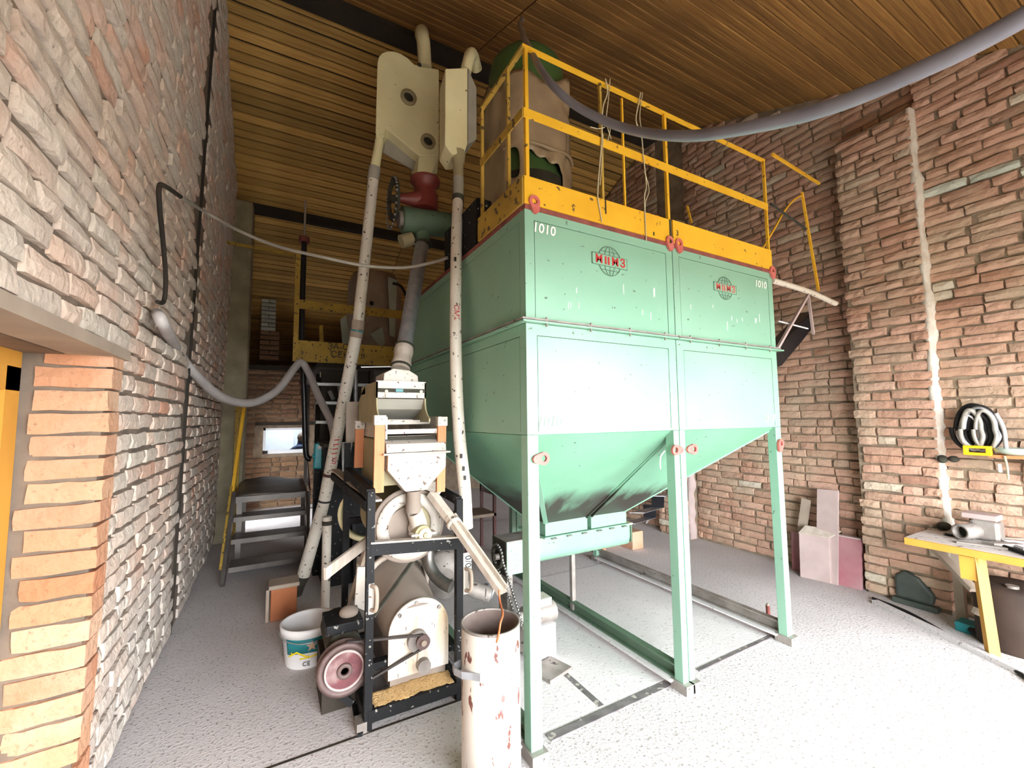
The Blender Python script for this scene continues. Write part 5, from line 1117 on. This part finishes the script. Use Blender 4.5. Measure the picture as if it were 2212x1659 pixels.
t_ = PY(686, 1014, 4.5); tb = thing('teal_box', 'small teal enamel box beside the leaning pipe', 'box', t_)
MB().prism(polyY([(680, 958), (699, 957), (697, 1014), (677, 1013)], 4.5), (0, 0.12, 0)).build('box_body', 'teal_bright', tb, bevel=0.012); MB().sphere(PY(691, 966, 4.49), 0.022, 6).build('white_spot', 'white_frame', tb); MB().box(t_.x-0.02, t_.x+0.06, 4.52, 4.62, 0, t_.z).build('box_post', 'black_paint', tb)  # small white ball set on the upper front of the box
MB().cyl(PY(675, 985, 4.5), PY(679, 985, 4.5), 0.02, n=8).build('knob', 'teal_bright', tb)
# pipe rack behind the sieve
pr2 = thing('pipe_rack', 'dark rack with glossy tube ends behind the leaning pipe', 'rack', PY(740, 960, 4.9))
for py in (830, 870, 912): MB().bar(PY(682, py, 4.9), PY(800, py+2, 4.9), 0.03, 0.03).build('shelf_bar', 'steel', pr2)
MB().box(PY(690, 950, 5.0).x, PY(805, 950, 5.0).x, 5.0, 5.04, PY(740, 960, 5.0).z, PY(740, 800, 5.0).z).build('back_panel', 'beam_dark', pr2)
for q1, q2 in (((712, 846), (720, 862)), ((733, 836), (737, 862)), ((768, 800), (768, 900))): MB().cyl(PY(*q1, 4.85), PY(*q2, 4.8), 0.022, n=12).build('tube', 'galvanised', pr2)
MB().box(PY(690, 960, 4.95).x, PY(700, 960, 4.95).x, 4.9, 5.0, 0, PY(690, 800, 4.95).z).box(PY(795, 960, 4.95).x, PY(803, 960, 4.95).x, 4.9, 5.0, 0, PY(795, 800, 4.95).z).build('upright', 'beam_dark', pr2)
MB().bar(PY(760, 868, 3.3), PY(760, 955, 3.3), 0.08, 0.03, V((0, 1, 0))).build('white_board', 'wood_chute', pr2)
# ================================================================== person seated beyond the window
def person():
    hd_ = PY(648, 948, 9.5); r = thing('person', 'person in a dark blue jacket seen from behind through the back window', 'person', (hd_.x, 9.5, 0))
    zt_ = PY(648, 940, 9.5).z; X, Yc = hd_.x, 9.5; hip = zt_-0.82
    J = [((X, Yc, hip), 0.15), ((X, Yc, hip+0.25), 0.15), ((X, Yc-0.02, hip+0.47), 0.17), ((X+0.02, Yc+0.02, hip+0.60), 0.065), ((X+0.04, Yc+0.04, hip+0.70), 0.09), ((X+0.05, Yc+0.05, hip+0.80), 0.075),
         ((X-0.19, Yc, hip+0.47), 0.075), ((X-0.25, Yc+0.05, hip+0.20), 0.06), ((X-0.16, Yc+0.28, hip+0.14), 0.05), ((X+0.19, Yc, hip+0.47), 0.075), ((X+0.25, Yc+0.05, hip+0.20), 0.06), ((X+0.16, Yc+0.28, hip+0.14), 0.05),
         ((X-0.10, Yc+0.1, hip-0.02), 0.10), ((X-0.12, Yc+0.42, hip), 0.075), ((X-0.12, Yc+0.42, max(0.05, hip-0.42)), 0.05), ((X+0.10, Yc+0.1, hip-0.02), 0.10), ((X+0.12, Yc+0.42, hip), 0.075), ((X+0.12, Yc+0.42, max(0.05, hip-0.42)), 0.05)]
    E_ = [(0, 1), (1, 2), (2, 3), (3, 4), (4, 5), (2, 6), (6, 7), (7, 8), (2, 9), (9, 10), (10, 11), (0, 12), (12, 13), (13, 14), (0, 15), (15, 16), (16, 17)]
    me = bpy.data.meshes.new('body'); me.from_pydata([tuple(V(p)-V((X, 9.5, 0))) for p, _ in J], E_, []); me.materials.append(MATS['jacket'])
    o = bpy.data.objects.new('body', me); COL.objects.link(o); o.parent = r
    o.modifiers.new('skin', 'SKIN'); o.modifiers.new('sub', 'SUBSURF').levels = 2
    for i, (_, rad) in enumerate(J): me.skin_vertices[0].data[i].radius = (rad, rad)
    me.skin_vertices[0].data[0].use_root = True
    MB().sphere((X+0.055, Yc+0.055, hip+0.745), 0.105, 10, (0.85, 1, 1.12)).build('head', 'skin', r)
    MB().sphere((X+0.045, Yc+0.025, hip+0.775), 0.108, 10, (0.86, 0.95, 1.0)).build('hair', 'hair', r)
    MB().tube([(X-0.12, Yc-0.02, hip+0.54), (X, Yc-0.09, hip+0.58), (X+0.12, Yc-0.02, hip+0.54)], [0.05, 0.065, 0.05], 10).build('collar', 'jacket', r)
    st_ = thing('stool', 'plain stool under the person in the back room', 'stool', (X, 9.5, 0))
    MB().cyl((X, Yc, max(0.05, hip-0.19)), (X, Yc, hip-0.14), 0.17, n=20).build('seat', 'wood_grey', st_)
    for dx, dy in ((-0.1, -0.1), (0.1, -0.1), (0.1, 0.1), (-0.1, 0.1)): MB().cyl((X+dx, Yc+dy, 0), (X+dx, Yc+dy, hip-0.18), 0.015, n=8).build('leg', 'wood_grey', st_)
person()
cx_ = PY(610, 955, 10.6); tag(MB().box(cx_.x-0.35, cx_.x+0.22, 10.6, 10.88, 0, PY(610, 938, 10.6).z).build('white_cupboard', 'room_white', off=V((cx_.x, 10.7, 0)), bevel=0.01), 'white cupboard inside the small back room', 'cupboard')
# ================================================================== right hand wall: workbench
TZ = 0.615
wk = thing('workbench', 'wooden workbench with yellow edge against the right brick wall', 'workbench', (4.0, 0.6, 0))
tx0, tx1, ty0, ty1 = 3.78, 4.29, -0.6, 1.33
MB().box(tx0+0.02, tx1, ty0, ty1, TZ-0.03, TZ).build('table_top', 'table_top', wk)
MB().box(tx0, tx0+0.02, ty0, 0.72, TZ-0.045, TZ-0.002).box(tx0, tx0+0.02, 0.725, ty1, TZ-0.045, TZ-0.002).build('front_edge', 'wood_table', wk)
lg0 = PZ(2146, 1420); tp = PX(2112, 1210, 3.84)
MB().bar(lg0, (3.85, tp.y, TZ-0.04), 0.05, 0.05).build('leg', 'wood_table', wk)
MB().bar(PX(2093, 1202, 3.83), PX(2098, 1252, 3.83), 0.03, 0.085, V((0, 1, 0))).build('leg_gusset', 'wood_table', wk)
MB().bar((3.86, -0.5, 0), (3.86, -0.45, TZ-0.04), 0.05, 0.05).build('leg', 'wood_table', wk); MB().bar((4.22, 1.2, 0), (4.22, 1.2, TZ-0.03), 0.05, 0.05).build('leg', 'wood_grey', wk)
MB().bar(PX(2020, 1185, 4.1), PX(2105, 1275, 3.92), 0.05, 0.03).build('brace', 'wood_grey', wk)
MB().bar(PX(2104, 1318, 3.86), PX(2130, 1330, 3.90), 0.03, 0.04).build('peg', 'wood_chute', wk)
# clutter on the bench
def on(px, py, z=TZ): return PZ(px, py, z)
c = on(2090, 1168); pb_ = thing('pump_casting', 'dusty grey pump casting with open pipe mouth on the workbench', 'pump', (c.x+0.1, c.y, TZ))
m0 = V((c.x+0.06, c.y+0.03, TZ+0.055))
MB().ring(m0+V((-0.09, -0.005, 0)), m0+V((0.06, -0.05, 0)), 0.036, 0.050, 24).build('pipe_mouth', 'steel_dusty', pb_)
MB().cyl(m0+V((-0.04, -0.02, 0)), m0+V((0.06, -0.05, 0)), 0.037, n=16).build('pipe_core', 'recess_shade', pb_)
MB().box(m0.x+0.02, m0.x+0.14, m0.y-0.16, m0.y-0.02, TZ+0.002, TZ+0.13).build('pump_body', 'steel_dusty', pb_, bevel=0.02)
MB().box(m0.x+0.04, m0.x+0.16, m0.y-0.15, m0.y+0.02, TZ+0.13, TZ+0.165).build('pump_lid', 'panel_dusty', pb_, bevel=0.006)
MB().prism([(m0.x-0.08, m0.y-0.10, TZ+0.002), (m0.x+0.05, m0.y-0.22, TZ+0.002), (m0.x+0.02, m0.y-0.26, TZ+0.002), (m0.x-0.10, m0.y-0.16, TZ+0.002)], (0, 0, 0.018)).build('foot_plate', 'steel_dusty', pb_)
c = on(2190, 1150); tag(MB().ring(c+V((0, 0.02, 0.04)), c+V((0.02, -0.10, 0.04)), 0.026, 0.040, 20).build('pipe_stub', 'steel_dusty', off=c), 'short dark pipe stub at the right end of the workbench', 'pipe')
for i, (a, b2, r, m, lb) in enumerate((((2020, 1128), (2078, 1150), 0.006, 'steel_dusty', 'thin steel rod lying at the far end of the workbench'), ((2130, 1160), (2215, 1190), 0.009, 'galvanised', 'bright steel bar lying across the near side of the workbench'),
        ((2170, 1185), (2230, 1205), 0.012, 'black_rubber', 'black rod lying on the front edge of the workbench'), ((2010, 1140), (2055, 1140), 0.012, 'wood_grey', 'short brown stick at the bench corner'))):
    p, q = on(*a)+V((0, 0, r)), on(*b2)+V((0, 0, r)); tag(MB().cyl(p, q, r, n=10).build('metal_rod', m, off=p), lb, 'rod')
for (px, py, L_, an, m, lb) in ((2120, 1180, 0.22, 0.5, 'steel_dusty', 'flat grey bar lying in front of the pump casting'), (2175, 1165, 0.20, 1.2, 'wood_grey', 'brown slat lying right of the pump casting'), (2070, 1160, 0.14, 0.2, 'black_paint', 'black flat iron lying left of the pipe mouth'), (2200, 1172, 0.18, 0.9, 'galvanised', 'shiny flat strip at the right edge of the bench')):
    c = on(px, py); e_ = V((math.sin(an)*0.5, -math.cos(an), 0)).normalized()*L_/2
    tag(MB().bar(c-e_+V((0, 0, 0.007)), c+e_+V((0, 0, 0.007)), 0.035, 0.012).build('flat_bar', m, off=c), lb, 'bar')
random.seed(5)
c = on(2150, 1140); pts = [c+V((random.uniform(-0.05, 0.10), random.uniform(-0.12, 0.10), 0.006+random.uniform(0, 0.05))) for _ in range(26)]
tag(MB().tube(pts, 0.004, 6).build('tangled_wire', 'ink_white', off=c), 'tangle of pale wire beside the pump casting', 'wire')
for (px, py, s, m, lb) in ((2040, 1145, (0.05, 0.04, 0.03), 'soot', 'dark greasy rag on the workbench left of the pump'), (2055, 1128, (0.09, 0.05, 0.05), 'wood_grey', 'brown cloth bundle at the back of the workbench'), (2030, 1135, (0.035, 0.03, 0.02), 'cream', 'small cream part near the bench corner')):
    c = on(px, py); tag(MB().sphere(c+V((0, 0, s[2]*0.9)), 1.0, 8, s).build('bench_oddment', m, off=c), lb, 'oddment')
# things under the bench
c = PZ(1978, 1312); jc = thing('jerry_can', 'dark green plastic can on the floor beside the bench', 'can', (c.x+0.05, c.y, 0))
c.x -= 0.10
MB().prism([(c.x+0.10, c.y+0.12, 0.04), (c.x+0.10, c.y-0.10, 0.04), (c.x+0.10, c.y-0.11, 0.12), (c.x+0.10, c.y-0.03, 0.22), (c.x+0.10, c.y+0.06, 0.25), (c.x+0.10, c.y+0.12, 0.20)], (0.14, 0, 0)).build('can_body', 'sack_dark', jc, bevel=0.02)
MB().box(c.x+0.08, c.x+0.26, c.y-0.13, c.y+0.14, 0, 0.04).build('can_base', 'sack_dark', jc, bevel=0.01); MB().bar((c.x+0.17, c.y-0.09, 0.20), (c.x+0.17, c.y+0.06, 0.25), 0.02, 0.015).build('carry_handle', 'soot', jc)
dr = thing('brown_drum', 'rusty brown drum in the shade under the workbench', 'drum', (4.08, 0.92, 0))
MB().lathe((4.08, 0.92, 0), [(0.17, 0), (0.18, 0.02), (0.175, 0.15), (0.182, 0.17), (0.175, 0.19), (0.18, 0.36), (0.16, 0.38), (0.02, 0.38)], 30).build('drum_shell', 'rust_dark', dr); MB().cyl((4.0, 0.90, 0.38), (4.0, 0.90, 0.395), 0.03, n=12).build('bung', 'steel_dusty', dr)
c = PZ(2085, 1368); tag(MB().box(c.x, c.x+0.12, c.y-0.06, c.y+0.05, 0, 0.06).build('teal_carton', 'teal', off=c, bevel=0.008), 'small teal carton on the floor under the bench', 'carton')
c = PZ(2115, 1385); tag(MB().lathe(c+V((0.1, -0.02, 0.03)), [(0.05, -0.025), (0.085, -0.02), (0.095, 0), (0.085, 0.02), (0.05, 0.025)], 22, caps=False).build('rubber_ring', 'black_rubber', off=c), 'black rubber ring on the floor under the bench', 'ring')
c = PZ(2180, 1395); tag(MB().cyl(c+V((0.1, 0, 0.04)), c+V((0.12, -0.2, 0.04)), 0.04, n=16).build('glass_jar', 'sack_dark', off=c), 'dark jar lying at the right under the bench', 'jar')
# shelf with coiled cables
sh = thing('wall_shelf', 'narrow wooden shelf on the right brick wall above the bench', 'shelf', (4.28, 0.6, 1.15))
s0 = PX(2140, 984, 4.22); MB().box(4.18, RX_NEAR-0.02, -0.2, s0.y, 1.155, 1.175).build('shelf_board', 'orange_wood', sh); MB().box(4.30, RX_NEAR-0.02, 0.8, 0.83, 1.02, 1.155).box(4.2, 4.32, 0.8, 0.83, 1.13, 1.155).build('shelf_bracket', 'wood_grey', sh)
cc = PX(2112, 925, 4.25)
co_ = thing('cable_coil', 'bundle of black and grey cable loops hanging on the wall by the shelf', 'cable', (4.27, cc.y, cc.z))
for k, (dy, dz, ry, rz, r, m, dx) in enumerate(((0.0, 0.0, 0.095, 0.15, 0.016, 'black_rubber', 0.0), (0.01, 0.01, 0.08, 0.14, 0.014, 'black_rubber', -0.02), (-0.015, -0.005, 0.085, 0.145, 0.010, 'galvanised', -0.045), (0.025, -0.01, 0.05, 0.135, 0.014, 'cable_grey', -0.05), (0.02, 0.0, 0.105, 0.16, 0.014, 'black_rubber', -0.01), (0.0, -0.02, 0.06, 0.12, 0.016, 'black_rubber', -0.02), (-0.04, -0.01, 0.05, 0.13, 0.012, 'cable_grey', -0.055), (0.045, -0.02, 0.05, 0.11, 0.006, 'hose_grey', -0.04), (0.0, 0.0, 0.03, 0.13, 0.02, 'black_rubber', -0.01))):
    pts = [V((4.28+dx+0.012*math.sin(3*a), cc.y+dy+ry*math.cos(a)*(1.12 if math.sin(a) < 0 else 0.9), cc.z+dz+rz*math.sin(a))) for a in [2*math.pi*i/20 for i in range(21)]]
    MB().tube(pts, r, 8, sub=3).build('loop', m, co_)
MB().tube([V((4.26, cc.y-0.09, cc.z+0.10)), V((4.25, cc.y-0.12, cc.z)), V((4.24, cc.y-0.125, cc.z-0.12)), V((4.24, cc.y-0.13, cc.z-0.17))], 0.012, 8).build('loose_end', 'hose_grey', co_)
MB().cyl((4.30, cc.y, cc.z+0.11), (4.36, cc.y, cc.z+0.11), 0.012, n=8).build('hook', 'steel', co_)
c = PX(2113, 972, 4.2); yt = MB()
yt.box(4.17, 4.20, c.y-0.068, c.y+0.068, c.z-0.036, c.z-0.016).box(4.17, 4.20, c.y-0.068, c.y+0.068, c.z+0.012, c.z+0.03).box(4.17, 4.20, c.y-0.068, c.y-0.04, c.z-0.02, c.z+0.02).box(4.17, 4.20, c.y+0.044, c.y+0.068, c.z-0.02, c.z+0.02)
tag(yt.build('cable_winder', 'yellow_tool', off=c, bevel=0.004), 'yellow plastic cable winder hanging below the cable coil', 'winder')
c = PX(2190, 968, 4.24); tag(MB().lathe((4.25, c.y, 1.176), [(0.05, 0), (0.09, 0.02), (0.10, 0.045), (0.092, 0.045), (0.05, 0.012), (0.002, 0.012)], 26, caps=False).build('enamel_dish', 'film_white', off=(4.25, c.y, 1.176)), 'pale enamel dish on the wall shelf', 'dish')
c = PX(2045, 992, 4.30); kn = thing('wall_fitting', 'dark twin fitting on the wall left of the cable coil', 'fitting', c)
MB().sphere(c+V((-0.01, 0.02, 0)), 0.03, 8, (0.8, 1, 1)).build('knob', 'soot', kn); MB().sphere(c+V((-0.01, -0.04, 0.005)), 0.026, 8, (0.8, 1.2, 0.9)).build('knob', 'soot', kn)
c = PX(2158, 1000, 4.28); tag(MB().tube([PX(2170, 985, 4.17), PX(2176, 1010, 4.2), PX(2178, 1035, 4.2)], 0.006, 8).build('cord_end', 'rope', off=c), 'frayed cord hanging from the shelf edge', 'cord'); tag(MB().cyl(PX(2158, 1002, 4.22), PX(2161, 1020, 4.22), 0.010, n=8).build('hanging_tag', 'ink_white', off=c), 'small white plug hanging under the shelf', 'plug')
# red panels leaning on the wall
rd = thing('leaning_sheet', 'dusty red sheet panel leaning on the right wall', 'panel', PZ(1830, 1270))
p0, p1 = PZ(1862, 1276), PZ(1792, 1258)
zt = PX(1860, 1168, p0.x).z
MB().prism([p0, p1, V((p1.x+0.06, p1.y, zt+0.0)), V((p0.x+0.06, p0.y, zt))], (0.02, 0, 0)).build('sheet', 'panel_red', rd); MB().bar(V((p1.x+0.06, p1.y, zt)), V((p0.x+0.06, p0.y, zt)), 0.05, 0.012).build('top_edge', 'panel_dusty', rd)
g0, g1 = PZ(1795, 1262), PZ(1728, 1246); gx = thing('grey_box', 'dusty pinkish box standing left of the red panel', 'box', ((g0.x+g1.x)/2, (g0.y+g1.y)/2, 0))
zb2 = PX(1760, 1158, g0.x).z; e = V((0.05, 0.0, 0))
MB().prism([g0, g1, V((g1.x+0.02, g1.y, zb2)), V((g0.x+0.02, g0.y, zb2))], e).build('box_body', 'panel_dusty', gx, bevel=0.006)
MB().prism([V((g0.x+0.02, g0.y, zb2)), V((g1.x+0.02, g1.y, zb2)), V((g1.x+0.10, g1.y-0.02, zb2+0.06)), V((g0.x+0.10, g0.y-0.06, zb2+0.06))], (0, 0, 0.006)).build('sloping_lid', 'wood_chute', gx)
p0, p1 = PX(1800, 1132, 4.25), PX(1755, 1128, 4.25); t0, t1 = PX(1810, 1060, 4.33), PX(1765, 1056, 4.33)
bd = MB().prism([(p0.x, p0.y, 0), (p1.x, p1.y, 0), t1, t0], (0.02, 0, 0)).build('leaning_board', 'panel_dusty', off=(p0.x, p0.y, 0)); tag(bd, 'tall grey pink board leaning on the wall behind the box', 'board')
tag(MB().bar(PZ(1718, 1232)+V((0.02, 0, 0)), PX(1742, 1078, 4.36), 0.03, 0.07, V((0, 1, 0))).build('leaning_plank', 'wood_grey', off=PZ(1718, 1232)), 'brown plank leaning left of the tall grey pink board', 'plank')
tag(MB().bar(PZ(1712, 1238)+V((0.10, 0, 0.0)), PX(1722, 1150, 4.34), 0.02, 0.10, V((0, 1, 0))).build('maroon_strip', 'panel_red', off=PZ(1712, 1238)), 'dark maroon strip half hidden behind the right hopper leg', 'strip')

hose('floor_line', [PZ(1885, 1292, 0.012), PZ(1960, 1322, 0.012), PZ(2050, 1372, 0.012), PZ(2135, 1416, 0.012), PZ(2190, 1446, 0.012), PZ(2250, 1490, 0.012)], 0.011, 'black_rubber', 'black line lying along the foot of the right wall', 'cable', 8)  # thin black tube following the dark line on the floor
